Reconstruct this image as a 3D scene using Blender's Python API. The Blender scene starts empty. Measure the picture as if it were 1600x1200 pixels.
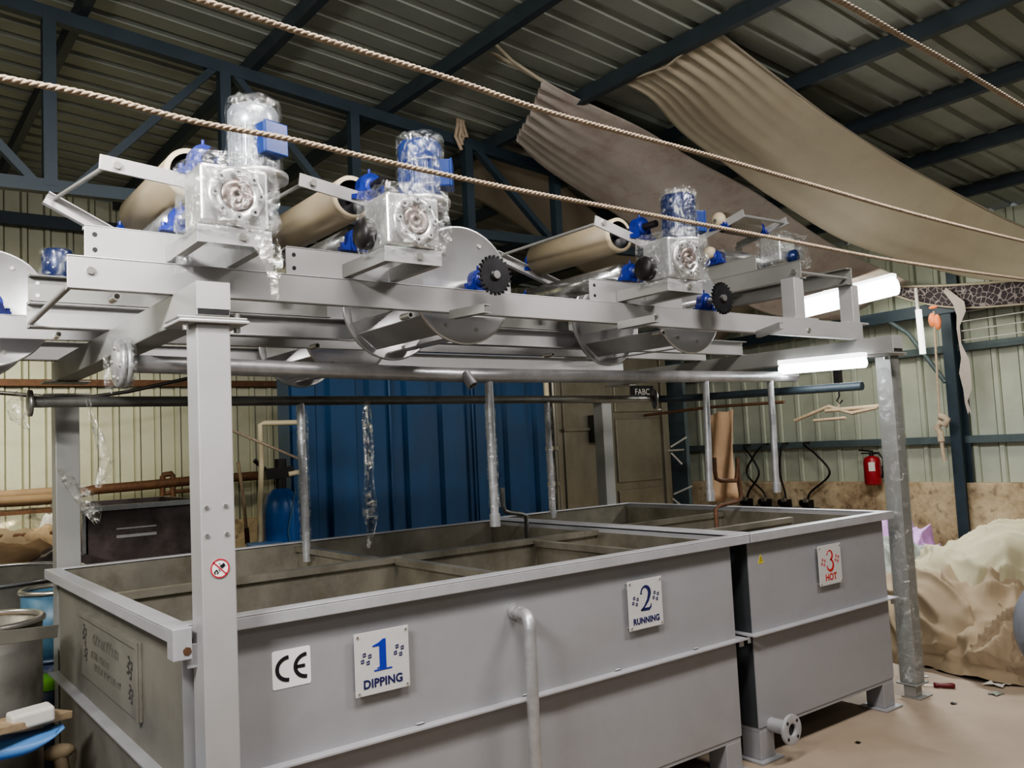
import bpy, math, random
from mathutils import Vector, Matrix, noise
sc = bpy.context.scene
COL = sc.collection
PI = math.pi
rnd = random.Random(7)

# ------------------------------------------------------------------ camera
F_PX, YAW, PITCH, ROLL, CAM_H = 1348.455, 0.6555009, 0.0708797, -0.0479820, 1.6
cy_, sy_, cp_, sp_ = math.cos(YAW), math.sin(YAW), math.cos(PITCH), math.sin(PITCH)
fw = Vector((sy_*cp_, cy_*cp_, sp_)); r0 = Vector((cy_, -sy_, 0)); u0 = r0.cross(fw)
rt = math.cos(ROLL)*r0 + math.sin(ROLL)*u0
up = -math.sin(ROLL)*r0 + math.cos(ROLL)*u0
CAMP = Vector((0, 0, CAM_H))
cam = bpy.data.cameras.new('camera'); cam.sensor_width = 36; cam.lens = F_PX/1600*36
cam.clip_start = 0.05; cam.clip_end = 200
camo = bpy.data.objects.new('camera', cam); COL.objects.link(camo)
mw = Matrix.Identity(4)
for i in range(3):
    mw[i][0] = rt[i]; mw[i][1] = up[i]; mw[i][2] = -fw[i]; mw[i][3] = CAMP[i]
camo.matrix_world = mw
sc.camera = camo

def at(px, py, **k):
    """point of the place seen at photo pixel (px,py) on the plane x=, y= or z=."""
    d = fw + rt*((px-800)/F_PX) - up*((py-600)/F_PX)
    (a, v), = k.items(); i = 'xyz'.index(a)
    return CAMP + d*((v-CAMP[i])/d[i])

# ------------------------------------------------------------------ materials
def new_mat(name):
    m = bpy.data.materials.new(name); m.use_nodes = True
    nt = m.node_tree; nt.nodes.clear()
    out = nt.nodes.new('ShaderNodeOutputMaterial')
    return m, nt, out

def mat(name, col, rough=0.5, metal=0.0, var=0.12, scale=6.0, stretch=(1, 1, 1), dirt=None, dirt_amt=0.0,
        dirt_scale=3.0, bump=0.0, bump_scale=60.0, rvar=0.1, emis=None, estr=0.0, spec=0.5, trans=0.0):
    m, nt, out = new_mat(name)
    N, L = nt.nodes, nt.links
    b = N.new('ShaderNodeBsdfPrincipled'); L.new(b.outputs[0], out.inputs[0])
    tc = N.new('ShaderNodeTexCoord'); mp = N.new('ShaderNodeMapping'); mp.inputs['Scale'].default_value = stretch
    L.new(tc.outputs['Object'], mp.inputs[0])
    nz = N.new('ShaderNodeTexNoise'); nz.inputs['Scale'].default_value = scale; nz.inputs['Detail'].default_value = 6
    nz.inputs['Roughness'].default_value = 0.65
    L.new(mp.outputs[0], nz.inputs['Vector'])
    rp = N.new('ShaderNodeValToRGB'); rp.color_ramp.elements[0].position = 0.3; rp.color_ramp.elements[1].position = 0.7
    lo = [max(0, c*(1-var)) for c in col]; hi = [min(1, c*(1+var)) for c in col]
    rp.color_ramp.elements[0].color = (*lo, 1); rp.color_ramp.elements[1].color = (*hi, 1)
    L.new(nz.outputs[0], rp.inputs[0])
    csock = rp.outputs[0]
    if dirt:
        n2 = N.new('ShaderNodeTexNoise'); n2.inputs['Scale'].default_value = dirt_scale; n2.inputs['Detail'].default_value = 8
        n2.inputs['Roughness'].default_value = 0.7
        L.new(tc.outputs['Object'], n2.inputs['Vector'])
        r2 = N.new('ShaderNodeMapRange'); r2.inputs[1].default_value = 0.48; r2.inputs[2].default_value = 0.72
        r2.inputs[3].default_value = 0; r2.inputs[4].default_value = dirt_amt
        L.new(n2.outputs[0], r2.inputs[0])
        mx = N.new('ShaderNodeMix'); mx.data_type = 'RGBA'
        L.new(r2.outputs[0], mx.inputs[0]); L.new(csock, mx.inputs[6]); mx.inputs[7].default_value = (*dirt, 1)
        csock = mx.outputs[2]
    L.new(csock, b.inputs['Base Color'])
    mr = N.new('ShaderNodeMapRange'); mr.inputs[3].default_value = max(0.02, rough-rvar); mr.inputs[4].default_value = min(1, rough+rvar)
    L.new(nz.outputs[0], mr.inputs[0]); L.new(mr.outputs[0], b.inputs['Roughness'])
    b.inputs['Metallic'].default_value = metal
    b.inputs['Specular IOR Level'].default_value = spec
    if trans: b.inputs['Transmission Weight'].default_value = trans
    if bump:
        n3 = N.new('ShaderNodeTexNoise'); n3.inputs['Scale'].default_value = bump_scale; n3.inputs['Detail'].default_value = 4
        L.new(mp.outputs[0], n3.inputs['Vector'])
        bp = N.new('ShaderNodeBump'); bp.inputs['Strength'].default_value = bump; bp.inputs['Distance'].default_value = 0.01
        L.new(n3.outputs[0], bp.inputs['Height']); L.new(bp.outputs[0], b.inputs['Normal'])
    if emis:
        b.inputs['Emission Color'].default_value = (*emis, 1); b.inputs['Emission Strength'].default_value = estr
    return m

def film_mat(name, amount=0.35, tint=(0.9, 0.92, 0.92), rough=0.12, scale=22):
    """crinkled clear stretch film: see-through with glossy creases."""
    m, nt, out = new_mat(name); N, L = nt.nodes, nt.links
    tr = N.new('ShaderNodeBsdfTransparent'); tr.inputs[0].default_value = (0.96, 0.97, 0.97, 1)
    gl = N.new('ShaderNodeBsdfGlossy'); gl.inputs[0].default_value = (*tint, 1); gl.inputs['Roughness'].default_value = rough
    df = N.new('ShaderNodeBsdfDiffuse'); df.inputs[0].default_value = (*tint, 1)
    tc = N.new('ShaderNodeTexCoord')
    nz = N.new('ShaderNodeTexNoise'); nz.inputs['Scale'].default_value = scale; nz.inputs['Detail'].default_value = 5
    nz.inputs['Distortion'].default_value = 1.2
    L.new(tc.outputs['Object'], nz.inputs['Vector'])
    bp = N.new('ShaderNodeBump'); bp.inputs['Strength'].default_value = 0.9; bp.inputs['Distance'].default_value = 0.02
    L.new(nz.outputs[0], bp.inputs['Height']); L.new(bp.outputs[0], gl.inputs['Normal'])
    md = N.new('ShaderNodeMixShader'); md.inputs[0].default_value = 0.15
    L.new(gl.outputs[0], md.inputs[1]); L.new(df.outputs[0], md.inputs[2])
    mr = N.new('ShaderNodeMapRange'); mr.inputs[1].default_value = 0.46; mr.inputs[2].default_value = 0.72
    mr.inputs[3].default_value = amount*0.22; mr.inputs[4].default_value = min(1, amount*3.0)
    L.new(nz.outputs[0], mr.inputs[0])
    mx = N.new('ShaderNodeMixShader'); L.new(mr.outputs[0], mx.inputs[0])
    L.new(tr.outputs[0], mx.inputs[1]); L.new(md.outputs[0], mx.inputs[2]); L.new(mx.outputs[0], out.inputs[0])
    return m

def plaster_mat(name):
    m, nt, out = new_mat(name); N, L = nt.nodes, nt.links
    b = N.new('ShaderNodeBsdfPrincipled'); b.inputs['Roughness'].default_value = 0.9; L.new(b.outputs[0], out.inputs[0])
    tc = N.new('ShaderNodeTexCoord')
    a = N.new('ShaderNodeTexNoise'); a.inputs['Scale'].default_value = 2.2; a.inputs['Detail'].default_value = 9; a.inputs['Roughness'].default_value = 0.75
    L.new(tc.outputs['Object'], a.inputs['Vector'])
    r = N.new('ShaderNodeValToRGB'); e = r.color_ramp.elements
    e[0].position = 0.32; e[0].color = (0.17, 0.11, 0.06, 1); e[1].position = 0.62; e[1].color = (0.62, 0.50, 0.33, 1)
    x = r.color_ramp.elements.new(0.45); x.color = (0.42, 0.32, 0.20, 1)
    L.new(a.outputs[0], r.inputs[0])
    c = N.new('ShaderNodeTexNoise'); c.inputs['Scale'].default_value = 11; c.inputs['Detail'].default_value = 7
    L.new(tc.outputs['Object'], c.inputs['Vector'])
    mr = N.new('ShaderNodeMapRange'); mr.inputs[1].default_value = .56; mr.inputs[2].default_value = .72; L.new(c.outputs[0], mr.inputs[0])
    mr.inputs[4].default_value = .7
    mx = N.new('ShaderNodeMix'); mx.data_type = 'RGBA'; L.new(mr.outputs[0], mx.inputs[0]); L.new(r.outputs[0], mx.inputs[6])
    mx.inputs[7].default_value = (0.10, 0.07, 0.05, 1)
    L.new(mx.outputs[2], b.inputs['Base Color'])
    bp = N.new('ShaderNodeBump'); bp.inputs['Strength'].default_value = .5; L.new(a.outputs[0], bp.inputs['Height']); L.new(bp.outputs[0], b.inputs['Normal'])
    return m

def pattern_cloth_mat(name):
    m, nt, out = new_mat(name); N, L = nt.nodes, nt.links
    b = N.new('ShaderNodeBsdfPrincipled'); b.inputs['Roughness'].default_value = 0.9; L.new(b.outputs[0], out.inputs[0])
    tc = N.new('ShaderNodeTexCoord')
    v = N.new('ShaderNodeTexVoronoi'); v.inputs['Scale'].default_value = 17; v.feature = 'DISTANCE_TO_EDGE'
    L.new(tc.outputs['Object'], v.inputs['Vector'])
    n = N.new('ShaderNodeTexNoise'); n.inputs['Scale'].default_value = 22; n.inputs['Detail'].default_value = 6; L.new(tc.outputs['Object'], n.inputs['Vector'])
    ad = N.new('ShaderNodeMath'); ad.operation = 'MULTIPLY_ADD'; ad.inputs[1].default_value = 0.25; L.new(n.outputs[0], ad.inputs[0]); L.new(v.outputs[0], ad.inputs[2])
    r = N.new('ShaderNodeValToRGB'); e = r.color_ramp.elements
    e[0].position = .155; e[0].color = (.30, .26, .25, 1); e[1].position = .19; e[1].color = (.05, .04, .045, 1)
    L.new(ad.outputs[0], r.inputs[0]); L.new(r.outputs[0], b.inputs['Base Color'])
    return m

M = {}
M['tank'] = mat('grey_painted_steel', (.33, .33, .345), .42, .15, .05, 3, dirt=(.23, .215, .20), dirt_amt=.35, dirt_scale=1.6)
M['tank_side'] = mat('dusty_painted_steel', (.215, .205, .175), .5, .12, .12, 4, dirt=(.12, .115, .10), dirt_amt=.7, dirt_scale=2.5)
M['gap'] = mat('gap_shade_steel', (.05, .055, .06), .6, .2, .1)  # shade of the narrow gap between the tanks, put into the colour
M['rim'] = mat('pale_painted_rim', (.42, .42, .44), .38, .2, .08, 9, dirt=(.30, .29, .26), dirt_amt=.4)
M['inner'] = mat('dull_stainless', (.42, .395, .33), .32, .75, .25, 3, stretch=(1, 1, .5), dirt=(.20, .175, .12), dirt_amt=.8, dirt_scale=2.6)
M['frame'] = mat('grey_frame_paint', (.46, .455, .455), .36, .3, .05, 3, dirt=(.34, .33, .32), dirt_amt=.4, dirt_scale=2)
M['frame_dull'] = mat('darker_frame_grey', (.30, .30, .285), .42, .3, .08, 3, dirt=(.2, .19, .17), dirt_amt=.5)
M['steel'] = mat('brushed_stainless', (.62, .62, .62), .26, .9, .08, 5, stretch=(1, 6, 6))
M['disc'] = mat('polished_disc', (.72, .72, .72), .3, .85, .06, 4)
M['slat'] = mat('matt_steel_slat', (.42, .42, .42), .45, .4, .1, 6)
M['pipe'] = mat('galvanised_pipe', (.50, .50, .51), .4, .65, .15, 14, bump=.15, bump_scale=40, dirt=(.25, .24, .23), dirt_amt=.4)
M['pipe_dark'] = mat('dark_pipe', (.27, .265, .25), .35, .75, .2, 14, bump=.2)
M['bolt'] = mat('zinc_bolt', (.60, .58, .54), .3, .9, .1)
M['roller'] = mat('cream_rubber', (.26, .215, .145), .48, 0, .10, 3, dirt=(.17, .135, .09), dirt_amt=.5, dirt_scale=2)
M['roller_rim'] = mat('cream_rubber_rim', (.52, .44, .30), .5, 0, .06)
M['dark'] = mat('dark_recess', (.02, .02, .022), .5, .2, .2)
M['black'] = mat('black_grease', (.018, .016, .016), .4, .4, .3)
M['blue'] = mat('blue_cast_iron', (.014, .028, .22), .38, .05, .25, 14)
M['motor'] = mat('blue_motor_paint', (.016, .04, .165), .32, .1, .2, 10)
M['motor_dark'] = mat('navy_motor_paint', (.012, .025, .10), .28, .2, .2, 10)
M['motor_grey'] = mat('silver_motor_paint', (.36, .38, .42), .28, .4, .15, 10)
M['alu'] = mat('cast_aluminium', (.58, .58, .57), .34, .75, .12, 12)
M['bore'] = mat('greasy_bore', (.22, .17, .15), .3, .6, .4, 25)
M['sprocket'] = mat('dark_sprocket', (.035, .035, .038), .4, .7, .3)
M['film'] = film_mat('clear_stretch_film', .21, rough=.06, scale=34)
M['film2'] = film_mat('clear_film_tails', .38, (.93, .93, .85))
M['film_dark'] = film_mat('thin_clear_film', .12, rough=.07)
M['rope'] = mat('natural_rope', (.44, .35, .255), .85, 0, .22, 60, bump=.5, bump_scale=150)
M['canvas'] = mat('cream_canvas', (.42, .375, .285), .92, 0, .05, 4, bump=.1, bump_scale=300, dirt=(.33, .27, .19), dirt_amt=.4, dirt_scale=1.2)
M['canvas_pink'] = mat('stained_canvas', (.42, .375, .335), .92, 0, .08, 3, dirt=(.28, .19, .165), dirt_amt=.75, dirt_scale=2.6)
M['canvas_brown'] = mat('brown_canvas', (.29, .255, .20), .92, 0, .08, 3)
M['pattern'] = pattern_cloth_mat('patterned_cloth')
M['roof'] = mat('roof_sheet', (.30, .325, .285), .5, .2, .12, 1.2, dirt=(.19, .18, .155), dirt_amt=.5, dirt_scale=1.1)
M['truss'] = mat('blue_grey_steel', (.028, .045, .060), .5, .1, .2, 4)
M['purlin'] = mat('dark_purlin', (.040, .055, .065), .5, .1, .2, 4)
M['girt'] = mat('blue_girt', (.09, .12, .125), .55, .1, .2, 5)
M['wallm'] = mat('cream_wall_sheet', (.47, .47, .35), .5, .1, .08, 1.0, dirt=(.27, .25, .17), dirt_amt=.55, dirt_scale=1.3)
M['wall_green'] = mat('grey_green_wall_sheet', (.47, .50, .41), .5, .1, .08, 1.0, dirt=(.30, .31, .24), dirt_amt=.55, dirt_scale=1.3)
M['plaster'] = plaster_mat('stained_plaster')
M['floor'] = mat('dusty_concrete', (.33, .265, .20), .75, 0, .12, 1.6, dirt=(.25, .19, .13), dirt_amt=.6, dirt_scale=1.1, bump=.12, bump_scale=30)
M['signw'] = mat('brushed_sign_plate', (.62, .61, .60), .4, .2, .05, 20, stretch=(1, 1, 12))
M['white'] = mat('white_sticker', (.80, .80, .80), .4, 0, .02)
M['signblue'] = mat('blue_sign_ink', (.015, .035, .33), .45, 0, .05)
M['signdark'] = mat('navy_sign_ink', (.012, .015, .09), .45, 0, .05)
M['signred'] = mat('red_sign_ink', (.48, .03, .03), .45, 0, .05)
M['ink'] = mat('black_ink', (.012, .012, .015), .45, 0, .05)
M['redring'] = mat('red_ring_ink', (.45, .03, .05), .45, 0, .05)
M['yellow'] = mat('yellow_sticker', (.75, .62, .06), .45, 0, .05)
M['etch'] = mat('dark_etching', (.055, .05, .05), .6, 0, .3)
M['etch2'] = mat('faint_etching', (.135, .13, .11), .6, 0, .3)
M['rust'] = mat('rusty_pipe', (.13, .065, .035), .7, .3, .35, 18)
M['bluecab'] = mat('blue_cladding', (.010, .058, .145), .45, .1, .22, 1.5, stretch=(2, 1, .5), dirt=(.02, .05, .10), dirt_amt=.7, dirt_scale=1.5)
M['bluevessel'] = mat('blue_resin_vessel', (.012, .10, .34), .35, 0, .15, 5)
M['pvc'] = mat('cream_pvc', (.58, .50, .33), .45, 0, .1)
M['stainless_dirty'] = mat('smoky_stainless', (.27, .25, .20), .35, .7, .15, 2, stretch=(1, 1, .3), dirt=(.15, .12, .08), dirt_amt=.7, dirt_scale=1)
M['vat'] = mat('blackened_vat', (.13, .105, .10), .35, .6, .35, 4, dirt=(.02, .02, .02), dirt_amt=.8)
M['drum'] = mat('weathered_steel_drum', (.27, .26, .235), .4, .7, .2, 4, dirt=(.12, .11, .09), dirt_amt=.7)
M['bluedrum'] = mat('faded_blue_drum', (.07, .16, .24), .45, 0, .25, 12)
M['navydrum'] = mat('dark_blue_drum', (.03, .045, .09), .4, 0, .3, 12, dirt=(.4, .4, .4), dirt_amt=.5, dirt_scale=9)  # pale patches mixed over the dark blue
M['green'] = mat('bright_green_plastic', (.20, .55, .05), .4, 0, .1)
M['bluechair'] = mat('light_blue_plastic', (.10, .24, .50), .4, 0, .1)
M['wood'] = mat('worn_plank', (.36, .27, .17), .7, 0, .25, 5, stretch=(1, 8, 8))
M['paper'] = mat('white_paper', (.62, .60, .55), .8, 0, .1)
M['sheet'] = film_mat('brown_dust_sheet', .65, (.62, .52, .36), .35, 5)
M['bag'] = mat('tan_sacking', (.42, .30, .18), .9, 0, .3, 5, dirt=(.06, .03, .02), dirt_amt=.8, dirt_scale=4)
M['red'] = mat('red_extinguisher', (.27, .012, .02), .3, 0, .1)
M['redhandle'] = mat('red_handle', (.12, .010, .012), .4, 0, .15)
M['orange'] = mat('orange_bag', (.85, .25, .10), .6, 0, .25, 12)
M['tancloth'] = mat('tan_cloth', (.46, .30, .18), .9, 0, .12, 4)
M['heap1'] = mat('pale_cream_cloth', (.38, .345, .225), .92, 0, .08, 4)
M['heap2'] = mat('beige_cloth', (.29, .225, .145), .92, 0, .10, 4)
M['heap3'] = mat('tan_grey_cloth', (.255, .195, .13), .92, 0, .12, 4)
M['heap4'] = mat('grey_cloth', (.22, .23, .20), .92, 0, .3, 9)
M['heap5'] = mat('lilac_cloth', (.48, .28, .52), .92, 0, .3, 7)
M['casing'] = mat('grey_blue_casing', (.30, .335, .39), .4, .1, .1, 5, dirt=(.04, .04, .045), dirt_amt=.85, dirt_scale=8)
M['tube_on'] = mat('lit_tube', (.95, .97, 1), .3, 0, 0, emis=(.93, .97, 1), estr=6)
M['tube_soft'] = mat('small_lit_tube', (.9, .9, .9), .3, 0, 0, emis=(1, 1, .95), estr=1.6)
M['fixture'] = mat('glowing_fixture', (.75, .76, .78), .4, 0, .03, emis=(.95, .98, 1), estr=2.5)  # housing given a glow to imitate glare around the tube
M['cardboard'] = mat('brown_board', (.17, .11, .06), .8, 0, .2)

# ------------------------------------------------------------------ mesh builder
class B:
    def __init__(s): s.v = []; s.f = []; s.sm = []
    def add(s, vs, fs, smooth=False):
        o = len(s.v); s.v += [Vector(p) for p in vs]
        for f in fs: s.f.append(tuple(i+o for i in f)); s.sm.append(smooth)
        return s
    def bx(s, x0, x1, y0, y1, z0, z1):
        if x0 > x1: x0, x1 = x1, x0
        if y0 > y1: y0, y1 = y1, y0
        if z0 > z1: z0, z1 = z1, z0
        return s.add([(x0,y0,z0),(x1,y0,z0),(x1,y1,z0),(x0,y1,z0),(x0,y0,z1),(x1,y0,z1),(x1,y1,z1),(x0,y1,z1)],
                     [(0,3,2,1),(4,5,6,7),(0,1,5,4),(1,2,6,5),(2,3,7,6),(3,0,4,7)])
    def obx(s, p0, p1, w, h, upv=(0,0,1)):
        """box bar from p0 to p1, w across, h along upv."""
        p0, p1 = Vector(p0), Vector(p1); d = (p1-p0).normalized(); u = Vector(upv)
        a = d.cross(u).normalized(); u = a.cross(d).normalized()
        vs = []
        for p in (p0, p1):
            for sa, su in ((-1,-1),(1,-1),(1,1),(-1,1)): vs.append(p + a*sa*w/2 + u*su*h/2)
        return s.add(vs, [(0,1,2,3),(7,6,5,4),(0,4,5,1),(1,5,6,2),(2,6,7,3),(3,7,4,0)])
    def chan(s, p0, p1, h, b, t, openv, upv=(0,0,1)):
        """C channel: web at p0-p1 (mid height), flanges reach b towards openv."""
        p0, p1 = Vector(p0), Vector(p1); u = Vector(upv).normalized(); o = Vector(openv).normalized()
        prof = [(0,-h/2),(b,-h/2),(b,-h/2+t),(t,-h/2+t),(t,h/2-t),(b,h/2-t),(b,h/2),(0,h/2)]
        vs = [p + o*a + u*c for p in (p0, p1) for a, c in prof]
        n = 8; fs = [(i, (i+1) % n, n+(i+1) % n, n+i) for i in range(n)]
        for k in (0, n):
            fs += [(k+0,k+1,k+2,k+3),(k+0,k+3,k+4,k+7),(k+4,k+5,k+6,k+7)]
        return s.add(vs, fs)
    def tube(s, p0, p1, r, r1=None, n=18, inner=0.0, caps=True):
        p0, p1 = Vector(p0), Vector(p1); r1 = r if r1 is None else r1
        d = (p1-p0).normalized(); a = d.orthogonal().normalized(); b = d.cross(a)
        ring = lambda p, q: [p + (a*math.cos(2*PI*i/n) + b*math.sin(2*PI*i/n))*q for i in range(n)]
        vs = ring(p0, r) + ring(p1, r1)
        s.add(vs, [(i, (i+1) % n, n+(i+1) % n, n+i) for i in range(n)], True)
        if inner:
            vi = ring(p0, inner) + ring(p1, inner)
            s.add(vi, [(i, n+i, n+(i+1) % n, (i+1) % n) for i in range(n)], True)
            for p, ro in ((p0, r), (p1, r1)):
                s.add(ring(p, ro)+ring(p, inner), [(i, (i+1) % n, n+(i+1) % n, n+i) for i in range(n)])
        elif caps:
            s.add(ring(p0, r), [tuple(range(n))[::-1]]); s.add(ring(p1, r1), [tuple(range(n))])
        return s
    def path(s, pts, r, n=10, caps=True):
        pts = [Vector(p) for p in pts]; m = len(pts)
        rs = r if isinstance(r, (list, tuple)) else [r]*m
        t = [(pts[min(i+1, m-1)]-pts[max(i-1, 0)]).normalized() for i in range(m)]
        a = t[0].orthogonal().normalized(); vs = []
        for i in range(m):
            a = (a - t[i]*a.dot(t[i])).normalized(); b = t[i].cross(a)
            vs += [pts[i] + (a*math.cos(2*PI*k/n)+b*math.sin(2*PI*k/n))*rs[i] for k in range(n)]
        fs = [(i*n+k, i*n+(k+1) % n, (i+1)*n+(k+1) % n, (i+1)*n+k) for i in range(m-1) for k in range(n)]
        s.add(vs, fs, True)
        if caps: s.add(vs[:n], [tuple(range(n))[::-1]]); s.add(vs[-n:], [tuple(range(n))])
        return s
    def lathe(s, prof, o=(0,0,0), ax=(0,0,1), n=28, smooth=True, closed=False):
        o = Vector(o); d = Vector(ax).normalized(); a = d.orthogonal().normalized(); b = d.cross(a)
        vs = [o + d*h + (a*math.cos(2*PI*i/n)+b*math.sin(2*PI*i/n))*max(r, 1e-4) for r, h in prof for i in range(n)]
        m = len(prof); fs = []
        for j in range(m-1 if not closed else m):
            j2 = (j+1) % m
            fs += [(j*n+i, j*n+(i+1) % n, j2*n+(i+1) % n, j2*n+i) for i in range(n)]
        return s.add(vs, fs, smooth)
    def grid(s, rows, smooth=True):
        m = len(rows); n = len(rows[0]); vs = [p for r in rows for p in r]
        return s.add(vs, [(i*n+j, i*n+j+1, (i+1)*n+j+1, (i+1)*n+j) for i in range(m-1) for j in range(n-1)], smooth)
    def poly(s, pts, o, u, v, w, depth):
        """flat polygon pts (2D) in plane o,u,v extruded along w by depth."""
        o, u, v, w = Vector(o), Vector(u), Vector(v), Vector(w); n = len(pts)
        a = [o+u*x+v*y for x, y in pts]; b = [p+w*depth for p in a]
        return s.add(a+b, [tuple(range(n))[::-1], tuple(range(n, 2*n))] + [(i, (i+1) % n, n+(i+1) % n, n+i) for i in range(n)])
    def stroke(s, pts, wd, o, u, v, w, depth=.0012):
        """ribbon along 2D pts with widths wd in plane o,u,v."""
        o, u, v, w = Vector(o), Vector(u), Vector(v), Vector(w); n = len(pts)
        ws = wd if isinstance(wd, (list, tuple)) else [wd]*n
        L_, R_ = [], []
        for i in range(n):
            a = Vector(pts[max(i-1, 0)]); b = Vector(pts[min(i+1, n-1)]); d = (b-a)
            d = d.normalized() if d.length > 1e-9 else Vector((1, 0)); q = Vector((-d.y, d.x))*ws[i]/2
            p = Vector(pts[i]); L_.append(p+q); R_.append(p-q)
        for i in range(n-1):
            quad = [L_[i], R_[i], R_[i+1], L_[i+1]]
            fr = [o+u*p.x+v*p.y+w*depth for p in quad]; bk = [o+u*p.x+v*p.y for p in quad]
            s.add(fr+bk, [(0,1,2,3),(7,6,5,4),(0,4,5,1),(1,5,6,2),(2,6,7,3),(3,7,4,0)])
        return s
    def sphere(s, c, r, n=14, sc_=(1,1,1)):
        c = Vector(c)
        prof = [(math.sin(PI*i/n)*r, -math.cos(PI*i/n)*r) for i in range(n+1)]
        o = len(s.v); s.lathe(prof, (0,0,0), (0,0,1), n*2)
        for i in range(o, len(s.v)): p = s.v[i]; s.v[i] = c+Vector((p.x*sc_[0], p.y*sc_[1], p.z*sc_[2]))
        return s
    def build(s, name, m, parent=None, off=None, bevel=0.0, seg=2, solid=0.0, sub=0):
        me = bpy.data.meshes.new(name)
        vs = s.v if off is None else [p-Vector(off) for p in s.v]
        me.from_pydata([tuple(p) for p in vs], [], s.f); me.update()
        me.polygons.foreach_set('use_smooth', s.sm)
        me.materials.append(M[m] if isinstance(m, str) else m)
        o = bpy.data.objects.new(name, me); COL.objects.link(o)
        if parent: o.parent = parent
        if solid:
            md = o.modifiers.new('solid', 'SOLIDIFY'); md.thickness = solid; md.offset = 0
        if sub:
            md = o.modifiers.new('sub', 'SUBSURF'); md.levels = sub; md.render_levels = sub
        if bevel:
            md = o.modifiers.new('bevel', 'BEVEL'); md.width = bevel; md.segments = seg; md.limit_method = 'ANGLE'; md.angle_limit = math.radians(50)
        return o

def tag(o, label, cat, group=None):
    o['label'] = label; o['category'] = cat
    if group: o['group'] = group
    return o
def thing(name, label, cat, loc=(0,0,0), rz=0.0, group=None):
    o = bpy.data.objects.new(name, None); COL.objects.link(o); o.location = loc; o.rotation_euler = (0,0,rz)
    o.empty_display_size = .05
    return tag(o, label, cat, group)
def struct(o): o['kind'] = 'structure'; return o
def plab(o, label): o['label'] = label; return o
def dup(root, loc, rz=0.0, label=None, skip=()):
    r = root.copy(); COL.objects.link(r); r.location = loc; r.rotation_euler = (0,0,rz)
    if label: r['label'] = label
    kids = {}
    for o in list(bpy.data.objects):
        if o.parent: kids.setdefault(o.parent.name, []).append(o)
    for ch in kids.get(root.name, []):
        if ch.name.split('.')[0] in skip: continue
        c = ch.copy(); COL.objects.link(c); c.parent = r
        for g in kids.get(ch.name, []):
            d = g.copy(); COL.objects.link(d); d.parent = c
    return r
X, Y, Z = Vector((1,0,0)), Vector((0,1,0)), Vector((0,0,1))

def text_mesh(body, size, o, u, v, w, name, m, parent, off=(0,0,0), depth=.0012, bold=.0, xs=1.0):
    cu = bpy.data.curves.new('lettering', 'FONT'); cu.body = body; cu.size = size; cu.align_x = 'CENTER'
    cu.extrude = depth/2; cu.offset = bold; cu.space_character = 1.05
    ob = bpy.data.objects.new('lettering_tmp', cu); COL.objects.link(ob)
    dg = bpy.context.evaluated_depsgraph_get()
    me = bpy.data.meshes.new_from_object(ob.evaluated_get(dg)); me.name = name
    bpy.data.objects.remove(ob)
    o, u, v, w = Vector(o)-Vector(off), Vector(u), Vector(v), Vector(w)
    for vt in me.vertices: vt.co = o + u*vt.co.x*xs + v*vt.co.y + w*(vt.co.z+depth/2)
    me.materials.clear(); me.materials.append(M[m])
    r = bpy.data.objects.new(name, me); COL.objects.link(r)
    if parent: r.parent = parent
    return r

def shell_box(c, sx, sy, sz, amp, seed, n=9):
    b = B(); c = Vector(c)
    def q(f, u, v):
        p = {0:(1,u,v),1:(-1,-u,v),2:(-u,1,v),3:(u,-1,v),4:(u,v,1),5:(u,-v,-1)}[f]
        p = Vector(p); p = p*.82 + p.normalized()*1.12*.18*1.2
        nz = noise.noise_vector(Vector((p.x*2.3+seed, p.y*2.3, p.z*2.3)))*amp + noise.noise_vector(Vector((p.x*6+seed, p.y*6, p.z*6)))*amp*.5
        return c+Vector((p.x*sx/2, p.y*sy/2, p.z*sz/2))+nz
    for f in range(6):
        b.grid([[q(f, -1+2*i/n, -1+2*j/n) for i in range(n+1)] for j in range(n+1)])
    return b
def shell_cyl(c, r, h, amp, seed, n=22, m=12):
    b = B(); c = Vector(c); rows = []
    prof = [(r*.0, h), (r*.6, h*1.0), (r*.93, h*.985), (r, h*.93)] + [(r, h*(.9-.9*i/m)) for i in range(m+1)] + [(r*1.18, -.012)]
    for rr, hh in prof:
        row = []
        for i in range(n+1):
            a = 2*PI*(i % n)/n; p = Vector((math.cos(a)*rr, math.sin(a)*rr, hh))
            nz = noise.noise_vector(Vector((p.x*22+seed, p.y*22, p.z*14)))*amp + noise.noise_vector(Vector((p.x*50+seed, p.y*50, p.z*30)))*amp*.5
            row.append(c+p+nz)
        rows.append(row)
    return b.grid(rows)

# ================================================================== SETTING
RZ0, RS = 4.68, .085
def roof_z(x): return RZ0 - RS*x
WX, WY = 9.6, 10.0
# floor
b = B(); rows = []
for i in range(41):
    rows.append([Vector((-6+16.2*i/40, -5+15.6*j/40, 0)) for j in range(41)])
b.grid(rows[::-1], False); struct(b.build('floor', 'floor'))
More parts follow.
